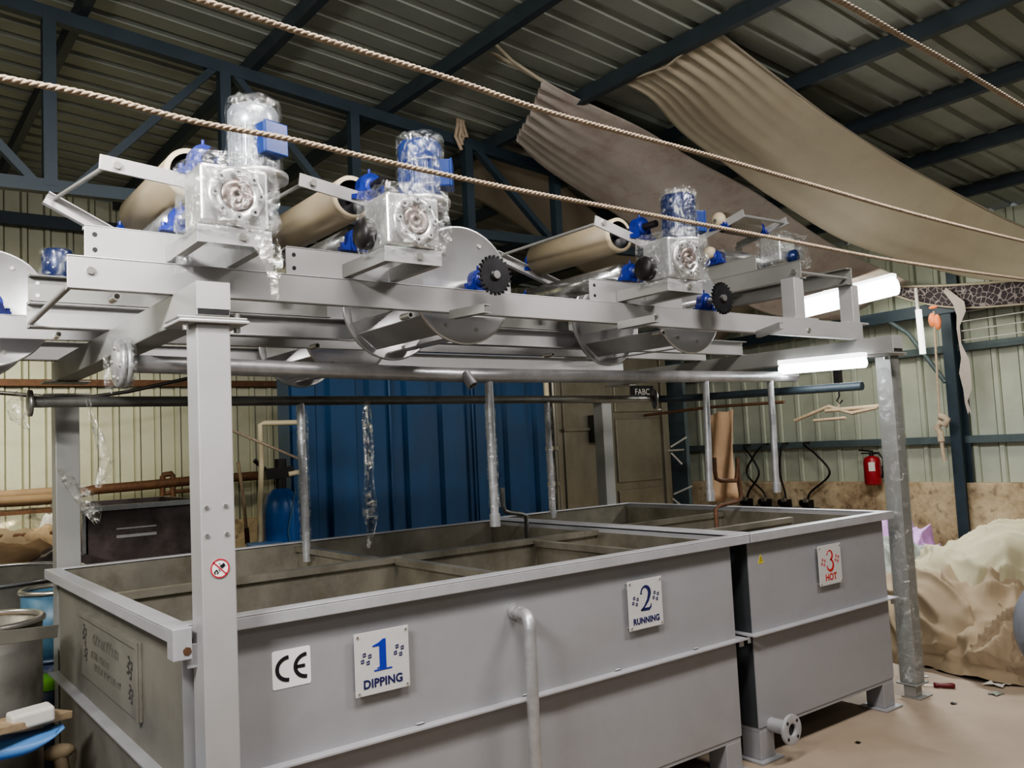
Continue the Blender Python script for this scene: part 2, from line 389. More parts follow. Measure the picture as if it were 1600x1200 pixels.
# back wall, ribbed sheet (ribs run up)
def ribbed(p0, along, nrm, length, h0, h1f, pitch, rib, depth):
    """vertical sheet with trapezoid ribs; h1f(t) gives top height."""
    b = B(); ts = []; t = 0
    while t < length:
        for dt, d in ((.006,0),(pitch-rib*2-.006,0),(pitch-rib*2,-.02),(pitch-rib*2+.004,0),(pitch-rib*1.6,depth),(pitch-rib*.4,depth),(pitch-.004,0),(pitch,-.02)): ts.append((t+dt, d))  # narrow grooves beside each rib added for dark shade lines
        t += pitch
    lo = [p0+along*t+nrm*d+Z*h0 for t, d in ts]; hi = [p0+along*t+nrm*d+Z*h1f(t) for t, d in ts]
    b.grid([lo, hi], False); return b
b = ribbed(Vector((-5, WY, 0)), X, -Y, 14.7, 0, lambda t: roof_z(-5+t)-.03, .215, .034, .028)
struct(b.build('wall_back', 'wallm'))
b = ribbed(Vector((WX, WY, 0)), -Y, -X, 14.5, .9, lambda t: roof_z(WX)-.03, .27, .036, .026)
struct(b.build('wall_right', 'wall_green'))
b = B(); b.bx(WX-.16, WX+.1, -4.5, WY-.02, 0, .97); struct(b.build('baseboard_right', 'plaster', bevel=.01))
b = B(); b.bx(-5, WX-.2, WY-.14, WY+.1, 0, .9); struct(b.build('baseboard_back', 'plaster', bevel=.01))
# roof
b = B(); pr = []; y = -4.6; pitch = .235
while y < WY+.1:
    for dy, d in ((0,0),(pitch-.085,0),(pitch-.062,.035),(pitch-.022,.035)): pr.append((y+dy, d))
    y += pitch
r1 = [Vector((-5, yy, roof_z(-5)+d)) for yy, d in pr]; r2 = [Vector((WX+.1, yy, roof_z(WX+.1)+d)) for yy, d in pr]
b.grid([r2, r1], False); struct(b.build('ceiling', 'roof'))
# purlins
names = ['far left roof purlin above the left truss upright', 'roof purlin crossing above the first wrapped motor', 'roof purlin holding the strap of the stained canopy',
         'roof purlin from which the cream canopy hangs', 'roof purlin just right of the canopy peak', 'second roof purlin right of the canopy peak',
         'third roof purlin right of the canopy peak', 'roof purlin nearest the right wall']
for i, x in enumerate((1.16, 2.28, 3.38, 4.44, 5.50, 6.54, 7.62, 8.70)):
    z = roof_z(x)-.012; b = B()
    b.chan((x-.03, -4.4, z-.055), (x-.03, WY-.1, z-.055), .11, .06, .006, X)
    tag(b.build('roof_purlin', 'purlin'), 'dark blue-grey steel ' + names[i], 'beam', 'roof purlins')
# truss across the left half
TY = 5.85
tr = thing('roof_truss', 'dark blue steel roof truss with diagonal webs behind the machine', 'truss', (2.5, TY, 3.4))
off = (2.5, TY, 3.4)
tz = lambda x: roof_z(x)-.165
bz = lambda x: 3.31+.02*x
b = B(); b.obx((-2.5, TY, tz(-2.5)), (8.6, TY, tz(8.6)), .07, .09); b.build('top_chord', 'truss', tr, off)
b = B(); b.obx((-2.5, TY, bz(-2.5)), (6.2, TY, bz(6.2)), .07, .08); b.build('bottom_chord', 'truss', tr, off)
cols_x = [.97, 2.07, 3.07, 4.13, 5.10]
for x in cols_x:
    b = B(); b.obx((x, TY, bz(x)), (x, TY, tz(x)), .075, .075, X); b.build('upright', 'truss', tr, off)
for (xa, za), (xb, zb) in (((-.2, tz(-.2)), (.9, bz(.9))), ((1.1, bz(1.1)), (2.02, tz(2.0))), ((2.12, tz(2.1)), (3.0, bz(3.0))), ((4.2, tz(4.2)), (5.05, bz(5.05)))):
    b = B(); b.obx((xa, TY, za), (xb, TY, zb), .05, .06, Y); b.build('diagonal', 'truss', tr, off)
# eave beam and girts
def bar(name, p0, p1, w, h, m, label, cat, group=None):
    b = B(); b.obx(p0, p1, w, h); return tag(b.build(name, m, bevel=.003), label, cat, group)
bar('wall_girt', (WX-.08, -2, 1.43), (WX-.08, 9.9, 1.43), .07, .08, 'girt', 'dusty blue steel girt along the right wall just above the fire extinguisher', 'rail')
bar('wall_girt', (WX-.08, -2, 2.42), (WX-.08, 9.9, 2.42), .07, .08, 'girt', 'upper blue steel girt along the right wall under the eave beam', 'rail')
bar('eave_beam', (WX-.28, -2, 2.93), (WX-.28, 9.6, 2.78), .09, .13, 'truss', 'dark blue beam along the right wall below the patterned cloth', 'beam')
bar('wall_girt', (-3, WY-.08, 2.47), (9.4, WY-.08, 2.47), .06, .07, 'rust', 'brown rusty girt across the back wall above the steel pipe', 'rail')
bar('eave_beam', (-3, WY-.12, 4.14), (9.4, WY-.12, 4.14), .08, .13, 'truss', 'dark beam along the top of the back wall behind the truss', 'beam')
# column at right wall
cx, cyy = WX-.30, 4.43
t = thing('wall_column', 'dark blue steel column standing before the stained plaster at right', 'column', (cx, cyy, 0))
b = B(); b.obx((0,0,0), (0,0,2.80), .02, .11, Y); b.obx((.10,0,0), (.10,0,2.80), .18, .012, Y); b.obx((.20,0,0), (.20,0,3.5), .02, .11, Y)
b.build('shaft', 'truss', t)
b = B(); b.path([(0,.06,2.05),(0,.25,2.35),(0,.42,2.62),(0,.62,2.78)], .025, 8); b.build('knee_brace', 'girt', t)
# light rail beyond column
for k, z in enumerate((2.78, 2.68, 2.58, 2.48)):
    b = B(); b.path([(WX-.25, 4.3-.6*i, z+.01*math.sin(i)) for i in range(5)], .006, 6)
    tag(b.build('cord', 'paper'), ('topmost', 'second', 'third', 'lowest')[k] + ' thin pale cord strung beside the right wall column', 'cord', 'cords by the right column')

# ================================================================== TANKS
YF = 2.74
def tank(name, label, x0, x1, yb, ro, parts, base_x):
    root = thing(name, label, 'tank', (base_x, YF, 0)); off = (base_x, YF, 0)
    rl, rr, rf, rb = x0-ro[0], x1+ro[1], YF-.045, yb+.05
    T = .006; zb, zt = .165, 1.105
    b = B(); b.bx(x0, x1, YF, YF+T, zb, zt); b.build('front_panel', 'tank', root, off)
    b = B(); b.bx(x0, x1, yb-T, yb, zb, zt); b.build('back_panel', 'inner', root, off)
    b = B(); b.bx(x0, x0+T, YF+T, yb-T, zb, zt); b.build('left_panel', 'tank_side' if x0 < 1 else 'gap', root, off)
    b = B(); b.bx(x1-T, x1, YF+T, yb-T, zb, zt); b.build('right_panel', 'tank', root, off)
    b = B(); b.bx(x0+T, x1-T, YF+T, YF+2*T, zb, zt-.02); b.bx(x0+T, x0+2*T, YF+2*T, yb-2*T, zb, zt-.02)
    b.bx(x1-2*T, x1-T, YF+2*T, yb-2*T, zb, zt-.02); b.build('lining', 'inner', root, off)
    b = B(); b.bx(x0+.004, x1-.004, YF+.004, yb-.004, zb-.02, zb); b.build('bottom', 'tank', root, off)
    # rim: angle frame with a lip turned down
    rw = .065; z1, z0 = 1.112, 1.068
    def ring(zlo, zhi, w, lip, nm, m, rl, rr, rf, rb):
        b = B(); t = .006
        b.bx(rl, rr, rf, rf+w, zhi-t, zhi); b.bx(rl, rr, rb-w, rb, zhi-t, zhi)
        b.bx(rl, rl+w, rf+w, rb-w, zhi-t, zhi); b.bx(rr-w, rr, rf+w, rb-w, zhi-t, zhi)
        if lip:
            b.bx(rl, rr, rf, rf+t, zlo, zhi-t); b.bx(rl, rr, rb-t, rb, zlo, zhi-t)
            b.bx(rl, rl+t, rf+t, rb-t, zlo, zhi-t); b.bx(rr-t, rr, rf+t, rb-t, zlo, zhi-t)
        b.build(nm, m, root, off, bevel=.0025)
    ring(z0, z1, rw, True, 'rim', 'rim', rl, rr, rf, rb)
    # mid flange
    g = .045
    b = B(); t = .006; zf = .622
    for (a0, a1, c0, c1) in ((x0-g, x1+g, YF-g, YF), (x0-g, x1+g, yb, yb+g), (x0-g, x0, YF, yb), (x1, x1+g, YF, yb)):
        b.bx(a0, a1, c0, c1, zf-t, zf)
    b.bx(x0-g, x0-g+.02, YF-.004, YF, zf-.04, zf-t); b.bx(x1+.005, x1+.035, YF-.02, YF-.014, zf-.04, zf-t)
    b.build('stiffener_flange', 'rim', root, off)
    for lx in (x0+.005, x1-.115):
        for ly in (YF+.002, yb-.112):
            b = B(); b.bx(lx, lx+.11, ly, ly+.11, .012, zb-.02); b.bx(lx-.03, lx+.14, ly-.03, ly+.14, 0, .012)
            b.build('leg', 'tank', root, off, bevel=.003)
    for (kind, pos, a0, a1, zt_) in parts:
        b = B()
        if kind == 'x':   # runs along x at y=pos
            b.bx(a0, a1, pos-.004, pos+.004, zb, zt_-.01); b.bx(a0, a1, pos-.022, pos+.022, zt_-.006, zt_); b.bx(a0, a1, pos-.022, pos-.016, zt_-.03, zt_-.006)
            b.bx(a0, a1, pos+.016, pos+.022, zt_-.03, zt_-.006)
        else:
            b.bx(pos-.004, pos+.004, a0, a1, zb, zt_-.01); b.bx(pos-.022, pos+.022, a0, a1, zt_-.006, zt_); b.bx(pos-.022, pos-.016, a0, a1, zt_-.03, zt_-.006)
            b.bx(pos+.016, pos+.022, a0, a1, zt_-.03, zt_-.006)
        b.build('partition', 'inner', root, off)
    return root, off
tank1, off1 = tank('dyeing_tank', 'long grey steel dipping and running tank with open divided bays', .80, 3.39, 4.69, (.055, .10),
    [('x', 3.68, .81, 3.38, 1.098), ('y', 2.08, 2.76, 3.655, 1.09), ('y', 2.02, 3.705, 4.68, 1.09), ('y', 2.93, 2.76, 3.655, 1.085)], 2.1)
tank3, off3 = tank('dyeing_tank', 'shorter grey steel hot tank with red lettering and floor drain flange', 3.525, 4.775, 4.83, (.025, .06),
    [('x', 3.90, 3.54, 4.76, 1.075), ('x', 3.22, 3.54, 4.58, 1.08)], 4.15)
# lug with bolt at the front-left corner
b = B(); b.bx(.745, .80, 2.64, 2.70, 1.02, 1.112); b.bx(.79, .845, 2.655, 2.665, .99, 1.06); b.build('corner_lug', 'rim', tank1, off1, bevel=.002)
b = B(); b.tube((.785, 2.652, 1.045), (.785, 2.638, 1.045), .013, n=6); b.build('bolt', 'rust', tank1, off1)
# weld blobs
for x in (.98, 1.62, 2.1, 2.6, 3.1):
    b = B(); b.sphere((x, YF-.004, .628), .005, 5, (4, 1, .7)); b.build('weld_bead', 'rim', tank1, off1)

def ornament(b, cx, cz, o, s, w):
    for k in range(4):
        a = k*PI/2+.45; c = Vector((cx+math.cos(a)*s*1.25, cz+math.sin(a)*s*1.25))
        q = s*.42
        pts = [(c.x-q, c.y-q), (c.x+q, c.y-q), (c.x+q, c.y+q), (c.x-q, c.y+q*.2)]
        b.stroke(pts, s*.34, o, X, Z, -Y)
def arc(cx, cz, rx, rz, a0, a1, n=22): return [(cx+rx*math.cos(a0+(a1-a0)*i/n), cz+rz*math.sin(a0+(a1-a0)*i/n)) for i in range(n+1)]
def sign(root, off, xc, zc, dig, word, ink, wsize, label, offs):
    yf = YF-.022; w, h = .212, .212
    b = B(); b.bx(xc-w/2, xc+w/2, yf, yf+.003, zc-h/2, zc+h/2); 
    p = b.build('sign_plate', 'signw', root, off, bevel=.001); plab(p, label)
    for sx in (-1, 1):
        for sz in (-1, 1):
            b = B(); b.tube((xc+sx*(w/2-.012), yf-.004, zc+sz*(h/2-.012)), (xc+sx*(w/2-.012), YF, zc+sz*(h/2-.012)), .004, n=8); b.build('rivet', 'bolt', p, off)
    o = Vector((xc, yf-.0002, zc))
    b = B()
    s = .105; z0 = -.03
    if dig == '1':
        b.poly([(-.012,z0),(.014,z0),(.014,z0+s),(.002,z0+s),(-.012,z0+s-.012)], o, X, Z, -Y, .0014)
        b.stroke([(-.034, z0+.002),(.036, z0+.002)], .005, o, X, Z, -Y); b.stroke([(-.022, z0+.008),(-.008, z0+.012)], .004, o, X, Z, -Y)
        b.stroke([(-.038, z0+s-.02),(-.012, z0+s-.016),(.006, z0+s-.002)], [.004,.012,.007], o, X, Z, -Y)
    elif dig == '2':
        pts = arc(0, z0+s-.03, .026, .028, PI*1.02, -PI*.10, 20) + [(.014, z0+.042), (-.008, z0+.018), (-.030, z0+.004)]
        ws = [.016]+[.007+.011*max(0, math.sin((i-6)/20*PI)) for i in range(20)]+[.013, .008, .005]
        ws = (ws+[.006]*30)[:len(pts)]
        b.stroke(pts, ws, o, X, Z, -Y)
        b.stroke([(-.031, z0+.004), (-.01, z0+.006), (.02, z0+.005), (.030, z0+.012), (.034, z0+.026)], [.006,.012,.012,.008,.003], o, X, Z, -Y)
    else:
        pts = arc(-.002, z0+s-.026, .024, .025, PI*.95, -PI*.42, 18)
        b.stroke(pts, [.013]+[.005+.008*max(0, math.sin((i-5)/18*PI)) for i in range(18)], o, X, Z, -Y)
        pts = arc(-.002, z0+.027, .029, .029, PI*.48, -PI*.98, 20)
        b.stroke(pts, [.005+.010*max(0, math.sin((i)/20*PI)) for i in range(20)]+[.012], o, X, Z, -Y)
    b.build('numeral', ink[0], p, off)
    bb = B(); ornament(bb, -.064, .018, o, .0125, 0); ornament(bb, .064, .026, o, .0125, 0); bb.build('ornament', ink[1], p, off)
    text_mesh(word, wsize, o+Vector((0, 0, -.082)), X, Z, -Y, 'lettering', ink[1], p, off, bold=.0012, xs=offs)
sign(tank1, off1, 1.467, .878, '1', 'DIPPING', ('signblue', 'signdark'), .040, 'metal sign plate reading 1 DIPPING in blue', .98)
sign(tank1, off1, 2.770, .882, '2', 'RUNNING', ('signdark', 'signdark'), .036, 'metal sign plate reading 2 RUNNING in blue', .95)
sign(tank3, off3, 4.19, .880, '3', 'HOT', ('signred', 'signred'), .050, 'metal sign plate reading 3 HOT in red', .95)
# CE sticker
def rrect(w, h, r, n=5):
    pts = []
    for cx, cz, a in ((w/2-r, h/2-r, 0), (-w/2+r, h/2-r, PI/2), (-w/2+r, -h/2+r, PI), (w/2-r, -h/2+r, 1.5*PI)):
        pts += [(cx+r*math.cos(a+PI/2*i/n), cz+r*math.sin(a+PI/2*i/n)) for i in range(n+1)]
    return pts
o = Vector((1.145, YF-.0005, .9125))
b = B(); b.poly(rrect(.132, .122, .007), o, X, Z, -Y, .001); ce = plab(b.build('sticker', 'white', tank1, off1), 'white CE mark sticker')
o = o-Y*.0012; b = B()
b.stroke(arc(-.010, 0, .040, .036, PI*.5, PI*1.5, 20), .0125, o, X, Z, -Y); b.build('letter', 'ink', ce, off1); b = B()
b.stroke(arc(.052, 0, .040, .036, PI*.5, PI*1.5, 20), .0125, o, X, Z, -Y); b.stroke([(.016, 0), (.046, 0)], .011, o, X, Z, -Y)
b.build('letter', 'ink', ce, off1)
# drain pipe on the front of tank 1
b = B(); b.path([(2.06, YF+.0, .955), (2.055, YF-.075, .955), (2.05, YF-.10, .95), (2.046, YF-.115, .93), (2.044, YF-.12, .90), (2.04, YF-.12, .5), (2.035, YF-.12, .02)], .0235, 16)
b.tube((2.06, YF-.002, .955), (2.06, YF-.02, .955), .031, n=20); b.tube((2.0575, YF-.035, .955), (2.0575, YF-.052, .955), .029, n=6)
plab(b.build('drain_pipe', 'pipe', tank1, off1), 'bent grey overflow pipe down the front')
# warning sticker on tank 3
o = Vector((3.622, YF-.0005, .972)); b = B(); b.poly([(-.022,-.02),(.022,-.02),(0,.026)], o, X, Z, -Y, .001)
ws_ = plab(b.build('sticker', 'yellow', tank3, off3), 'small yellow warning triangle sticker')
b = B(); b.stroke([(0,.012),(-.006,-.002),(.004,-.006),(-.002,-.016)], .003, o-Y*.001, X, Z, -Y); b.stroke([(-.014,-.016),(0,.014),(.014,-.016)], .002, o-Y*.001, X, Z, -Y); b.build('mark', 'ink', ws_, off3)
# flanged outlet at floor
b = B(); ctr = Vector((3.62, YF-.115, .165))
b.tube(ctr+Y*.02, ctr+Y*.16, .035, inner=.026); plab(b.build('drain_outlet', 'tank', tank3, off3), 'short drain pipe under the front edge')
b = B(); b.lathe([(.03,-.008),(.072,-.008),(.072,.008),(.03,.008)], ctr, Y, 30, True, True); fl = b.build('flange', 'rim', tank3, off3, bevel=.001)
b = B(); b.tube(ctr+Y*.0085, ctr+Y*.012, .030)
for k in range(4):
    a = PI/4+k*PI/2; c = ctr+Vector((math.cos(a)*.053, 0, math.sin(a)*.053)); b.tube(c-Y*.0083, c-Y*.0093, .008, n=12)
b.build('bolt_hole', 'dark', fl, off3)
# maker's plate on the left end
pl_y0, pl_y1, pz0, pz1 = 3.20, 4.16, .715, .985
b = B(); b.bx(.788, .80, pl_y0, pl_y1, pz0, pz1); b.bx(.780, .788, pl_y0, pl_y0+.03, pz0, pz1)
b.bx(.780, .788, pl_y0+.03, pl_y1, pz1-.025, pz1)
npl = plab(b.build('name_plate', 'tank_side', tank1, off1, bevel=.002), 'etched maker plate on the dusty end panel')
b = B(); o = Vector((.7875, 3.68, .85)); U, V, W = -Y, Z, -X
def orn2(cu, cv, s):
    for k in range(4):
        a = k*PI/2+.4; c = Vector((cu+math.cos(a)*s*1.2, cv+math.sin(a)*s*1.2)); q = s*.5
        b.stroke([(c.x-q,c.y-q),(c.x+q,c.y-q),(c.x+q,c.y+q),(c.x-q,c.y+q)], s*.45, o, U, V, W)
orn2(-.38, .045, .022); orn2(-.36, -.03, .018); orn2(.36, .03, .022); orn2(.37, -.06, .018)
b.build('ornament', 'etch', npl, off1)
b = B(); r2 = random.Random(3)
for (v0, u0_, u1_, hh) in ((.05, -.22, .20, .045), (-.015, -.26, .05, .035), (-.06, -.20, .24, .03)):
    u = u0_
    while u < u1_:
        b.stroke([(u, v0-hh/2), (u+r2.uniform(-.006,.01), v0), (u+r2.uniform(.004,.018), v0+hh/2*r2.uniform(.3,1))], r2.uniform(.003,.008), o, U, V, W)
        u += r2.uniform(.014, .03)
b.build('etched_writing', 'etch2', npl, off1)

# ================================================================== SUPPORT FRAME
FR = (2.8, 3.6, 0)
fr = thing('support_frame', 'grey steel machine frame of posts, cross beams and long channels over the tanks', 'frame', FR)
def post(x0, x1, y0, y1, zt, m, base=True, stub=False):
    b = B(); z0 = .012
    if stub:
        b.bx(x0-.01, x1+.03, y0-.01, y1+.02, .075, .087); b.bx(x0+.0, x1-.02, y0+.01, y1-.02, .01, .075); b.bx(x0-.0, x1+.045, y0-.02, y1, 0, .01); z0 = .087
    else: b.bx(x0-.03, x1+.03, y0-.03, y1+.03, 0, .012)
    b.bx(x0, x1, y0, y1, z0, zt)
    b.bx(x0-.055, x1+.055, y0-.02, y1+.05, zt, zt+.011)      # head plate
    o = b.build('post', m, fr, FR, bevel=.004)
    return o
P1 = post(.818, .920, 2.595, 2.695, 2.010, 'frame')
P2 = post(4.968, 5.068, 2.715, 2.815, 2.030, 'frame_dull', stub=True)  # darker grey stands in for the shade on this post
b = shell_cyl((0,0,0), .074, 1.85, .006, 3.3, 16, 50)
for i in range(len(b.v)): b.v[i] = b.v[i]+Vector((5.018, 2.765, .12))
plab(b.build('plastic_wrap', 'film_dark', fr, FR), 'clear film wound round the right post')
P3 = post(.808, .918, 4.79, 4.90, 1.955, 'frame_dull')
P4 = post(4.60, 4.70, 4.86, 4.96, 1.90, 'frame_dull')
# no-open-flame sticker on the front-left post
o = Vector((.8705, 2.5945, 1.2785)); b = B(); b.poly(arc(0,0,.0285,.0285,0,2*PI,28)[:-1], o, X, Z, -Y, .0008); st = plab(b.build('sticker', 'white', P1, FR), 'round red ringed no open flame sticker')
o = o-Y*.001; b = B(); b.stroke(arc(0,0,.0265,.0265,0,2*PI,36), .004, o, X, Z, -Y); b.stroke([(-.019,.019),(.019,-.019)], .004, o, X, Z, -Y); b.build('ring', 'redring', st, FR)
b = B(); b.poly([(-.001,.006),(.007,-.002),(.017,.006),(.012,.015)], o, X, Z, -Y, .0006); b.stroke([(.001,.010),(-.001,.015)], .002, o, X, Z, -Y)
b.stroke([(-.014,-.016),(-.016,-.010),(-.010,-.004),(-.006,-.012),(-.008,-.016)], .004, o, X, Z, -Y); b.stroke([(-.004,-.002),(.0,-.010)], .002, o, X, Z, -Y); b.build('pictogram', 'ink', st, FR)
for (px, py) in ((322,793),(352,790),(323,837),(354,834)):
    c = at(px, py, y=2.595); b = B(); b.tube(c, c-Y*.005, .006, n=10); b.build('rivet', 'bolt', P1, FR)
# head plates + cross beams (box tubes with closed end plates)
def cross(x0, x1, y0, y1, z0, z1, m):
    b = B(); b.bx(x0, x1, y0, y1, z0, z1); b.bx(x0-.055, x1+.055, y0-.0, y0+.14, z0-.009, z0)
    b.bx(x0-.055, x1+.055, y1-.14, y1, z0-.009, z0)
    o = b.build('cross_beam', m, fr, FR, bevel=.004)
    b = B(); b.bx(x0+.004, x1-.004, y0-.0015, y0+.002, z0+.006, z0+.020); b.build('end_slot', 'dark', o, FR)
    b = B(); b.bx(x0, x1, y0-.003, y0, z0+.022, z1); b.build('end_plate', 'frame', o, FR)
    return o
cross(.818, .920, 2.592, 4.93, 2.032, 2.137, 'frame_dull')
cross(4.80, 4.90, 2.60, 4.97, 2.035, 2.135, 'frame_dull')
for p in ((.79,2.6,2.0),(.95,2.62,2.0),(.95,2.62,2.045),(.95,2.72,2.0),(.77,4.84,1.94),(.96,4.84,1.94),(4.95,2.74,2.02)):
    b = B(); b.tube(Vector(p)-Z*.012, Vector(p)+Z*.004, .010, n=6); b.build('bolt', 'bolt', fr, FR)
# long channels
def longb(x0, x1, y, op, m='frame'):
    b = B(); b.chan((x0, y, 2.184), (x1, y, 2.184), .096, .045, .006, op); return b.build('long_beam', m, fr, FR, bevel=.003)
bA = longb(.515, 4.87, 2.82, Y); bB = longb(.535, 4.87, 3.72, -Y); bC = longb(-1.4, 4.85, 4.02, Y); bD = longb(-1.4, 4.85, 4.86, -Y)
for c in ((.575, 2.82, 2.19), (4.30, 2.82, 2.17), (3.05, 2.82, 2.18)):
    b = B(); b.tube(Vector(c), Vector(c)-Y*.009, .013, n=6); b.build('bolt', 'bolt', bA, FR)
b = B(); b.tube((.535, 2.83, 2.160), (.545, 3.715, 2.155), .011); b.build('tie_rod', 'frame_dull', fr, FR)
# short angle arms poking forward below the front channel
for (xa, xb, yb_) in ((1.87, 1.925, 2.66), (2.79, 2.815, 2.61), (3.81, 3.66, 2.56)):
    b = B(); b.chan((xa, 2.815, 2.125), (xb, yb_, 2.130), .034, .035, .004, X); b.build('bracket_arm', 'frame_dull', fr, FR)
# pipe stubs beneath the channels
for (px, py, yy) in ((183,463,2.78),(92,522,3.66),(642,492,2.78),(496,540,3.66),(864,554,3.66),(1037,520,2.78)):
    c = at(px, py, y=yy); b = B(); b.tube(c, c+Y*.06, .0125, inner=.0085, n=18); b.tube(c+Y*.06, c+Y*.065, .0125, n=18)
    b.build('pipe_stub', 'bolt', fr, FR)
# raised cross channels at the outlet end, on short posts
for xx, op in ((4.30, X), (4.83, -X)):
    b = B(); b.chan((xx, 2.845, 2.525), (xx, 4.9, 2.525), .10, .05, .006, op); b.build('raised_beam', 'frame_dull', fr, FR, bevel=.003)
    for yy in (2.85, 4.72):
        b = B(); b.bx(xx-.06 if xx < 4.5 else xx-.0, xx+.03 if xx < 4.5 else xx+.07, yy, yy+.09, 2.244, 2.475); b.bx(xx-.10, xx+.13, yy-.02, yy+.12, 2.232, 2.244)
        b.build('short_post', 'frame', fr, FR, bevel=.003)
b = B(); b.tube((4.30, 2.88, 2.515), (4.83, 2.88, 2.52), .010); b.build('tie_rod', 'frame_dull', fr, FR)
b = B(); b.tube((4.296, 2.88, 2.515), (4.284, 2.88, 2.515), .016, n=6); b.build('bolt', 'bolt', fr, FR)
b = B(); b.tube((4.37, 3.6, 2.43), (4.37, 3.6, 2.33), .008); b.path([(4.37, 3.6, 2.33), (4.39, 3.58, 2.31), (4.36, 3.57, 2.30)], .012, 8); b.build('hook', 'black', fr, FR)

# ================================================================== MANGLE STATIONS
def pillow(b, c, ax, s=1.0, down=-Z):
    """pillow block bearing around c; ax = shaft axis; sits towards down."""
    c = Vector(c); ax = Vector(ax).normalized(); d = Vector(down).normalized(); sd = ax.cross(d).normalized()
    hb = .048*s
    prof = [(-.072, -.048), (.072, -.048), (.072, -.034), (.050, -.028), (.043, -.008)]
    prof += [(.043*math.cos(a), .043*math.sin(a)) for a in [PI*k/10 for k in range(11)]] + [(-.043, -.008), (-.050, -.028), (-.072, -.034)]
    b.poly([(p*s, q*s) for p, q in prof], c-ax*.017*s, sd, -d, ax, .034*s)
    b.lathe([(.014*s,-.026*s),(.026*s,-.026*s),(.030*s,-.017*s),(.030*s,.017*s),(.026*s,.026*s),(.014*s,.026*s)], c, ax, 20)
    for k in (-1, 1):
        b.tube(c+d*(hb-.016*s)+sd*k*.060*s, c+d*(hb-.030*s)+sd*k*.060*s, .009*s, n=6)
        b.obx(c+d*.040*s+sd*k*.030*s, c-d*.005*s+sd*k*.030*s, .006*s, .048*s, ax)
    b.tube(c-d*.04*s, c-d*.060*s, .005*s, n=8)

MZ = 2.232
def stand(x, length, arm, rarm, label):
    loc = (x, 2.82, MZ); t = thing('roller_stand', label, 'stand', loc, 0, 'roller stands')
    b = B(); b.chan((0, .035, .055), (length, .035, .055), .104, .042, .005, Y); f = b.build('front_rail', 'frame', t, bevel=.003)
    for z in (.032, .080):
        b = B(); b.tube((.026, .0345, z), (.026, .0335, z), .0075, n=12); b.build('bolt_hole', 'dark', f)
    b = B(); b.chan((-.03, .90, .055), (length, .90, .055), .104, .042, .005, -Y); f = b.build('rear_rail', 'frame_dull', t, bevel=.003)
    for z in (.032, .080):
        b = B(); b.tube((.0, .894, z), (.0, .893, z), .0075, n=12); b.build('bolt_hole', 'white', f)  # white discs paint the brightness showing through the holes
    (ax0, az0), (ax1, az1) = arm
    b = B(); b.obx((ax0, -.02, az0), (ax1, -.02, az1), .008, .048, Z); a = b.build('arm', 'frame', t, bevel=.0015)
    b = B(); b.tube((ax0+.05, -.024, az0-.006), (ax0+.05, -.034, az0-.006), .013, n=6); b.build('bolt', 'bolt', a)
    b = B(); b.obx((ax1-.02, .0, az1), (ax1-.02, .0, .10), .05, .01, Y); b.build('pivot_post', 'frame_dull', t)
    (bx0, bz0), (bx1, bz1) = rarm
    d = Vector((bx1-bx0, 0, bz1-bz0)).normalized(); n_ = Vector((-d.z, 0, d.x))
    b = B(); b.chan((bx0, .78, bz0), (bx1, .78, bz1), .05, .03, .004, -Y, n_); b.build('arm', 'frame', t)
    b = B(); b.obx((bx1-.02, .79, bz1), (bx1-.02, .79, .10), .05, .01, Y); b.build('pivot_post', 'frame_dull', t)
    b = B(); b.tube((ax0+.02, -.01, az0-.01), (bx0+.03, .77, bz0), .0075); b.build('tie_rod', 'frame_dull', t)
    return t
def press_roller(x, loc0, label, r=.085, m='roller', rim='roller_rim', ln=(.13, .75)):
    ax, az = loc0; t = thing('press_roller', label, 'roller', (x+ax, 2.82, MZ+az), 0, 'press rollers')
    b = B(); b.lathe([(r*.80, ln[0]-.0), (r, ln[0]), (r, ln[1]), (r*.8, ln[1])], (0,0,0), Y, 36); b.build('rubber_cover', m, t)
    b = B(); b.lathe([(r*.80, ln[0]-.004), (r*1.0, ln[0]-.003), (r*1.003, ln[0]+.012)], (0,0,0), Y, 36); b.build('cover_rim', rim, t)
    b = B(); b.lathe([(0, ln[0]+.03), (r*.82, ln[0]+.03), (r*.82, ln[0]-.003)], (0,0,0), Y, 30); b.build('end_disc', 'dark', t); b = B(); b.lathe([(0, ln[1]-.005), (r*.82, ln[1]-.005)], (0,0,0), Y, 30); b.build('end_disc', 'dark', t)
    b = B(); b.tube((0, -.115, 0), (0, .86, 0), .0165, n=18); b.build('shaft', 'black', t)
    for yy in (-.01, .79):
        b = B(); pillow(b, (0, yy, 0), Y, 1.18); b.build('bearing_block', 'blue', t)
    return t
def drive_roller(x, loc0, label, r=.052):
    ax, az = loc0; t = thing('squeeze_roller', label, 'roller', (x+ax, 2.82, MZ+az), 0, 'lower squeeze rollers')
    b = B(); b.lathe([(0, .09), (r, .09), (r, .80), (0, .80)], (0,0,0), Y, 30); b.build('drum', 'steel', t)
    b = B(); b.tube((0, .0, 0), (0, .90, 0), .014); b.build('shaft', 'steel', t)
    for yy in (.055, .86):
        b = B(); pillow(b, (0, yy, 0), Y, .95); b.build('bearing_block', 'blue', t)
    return t

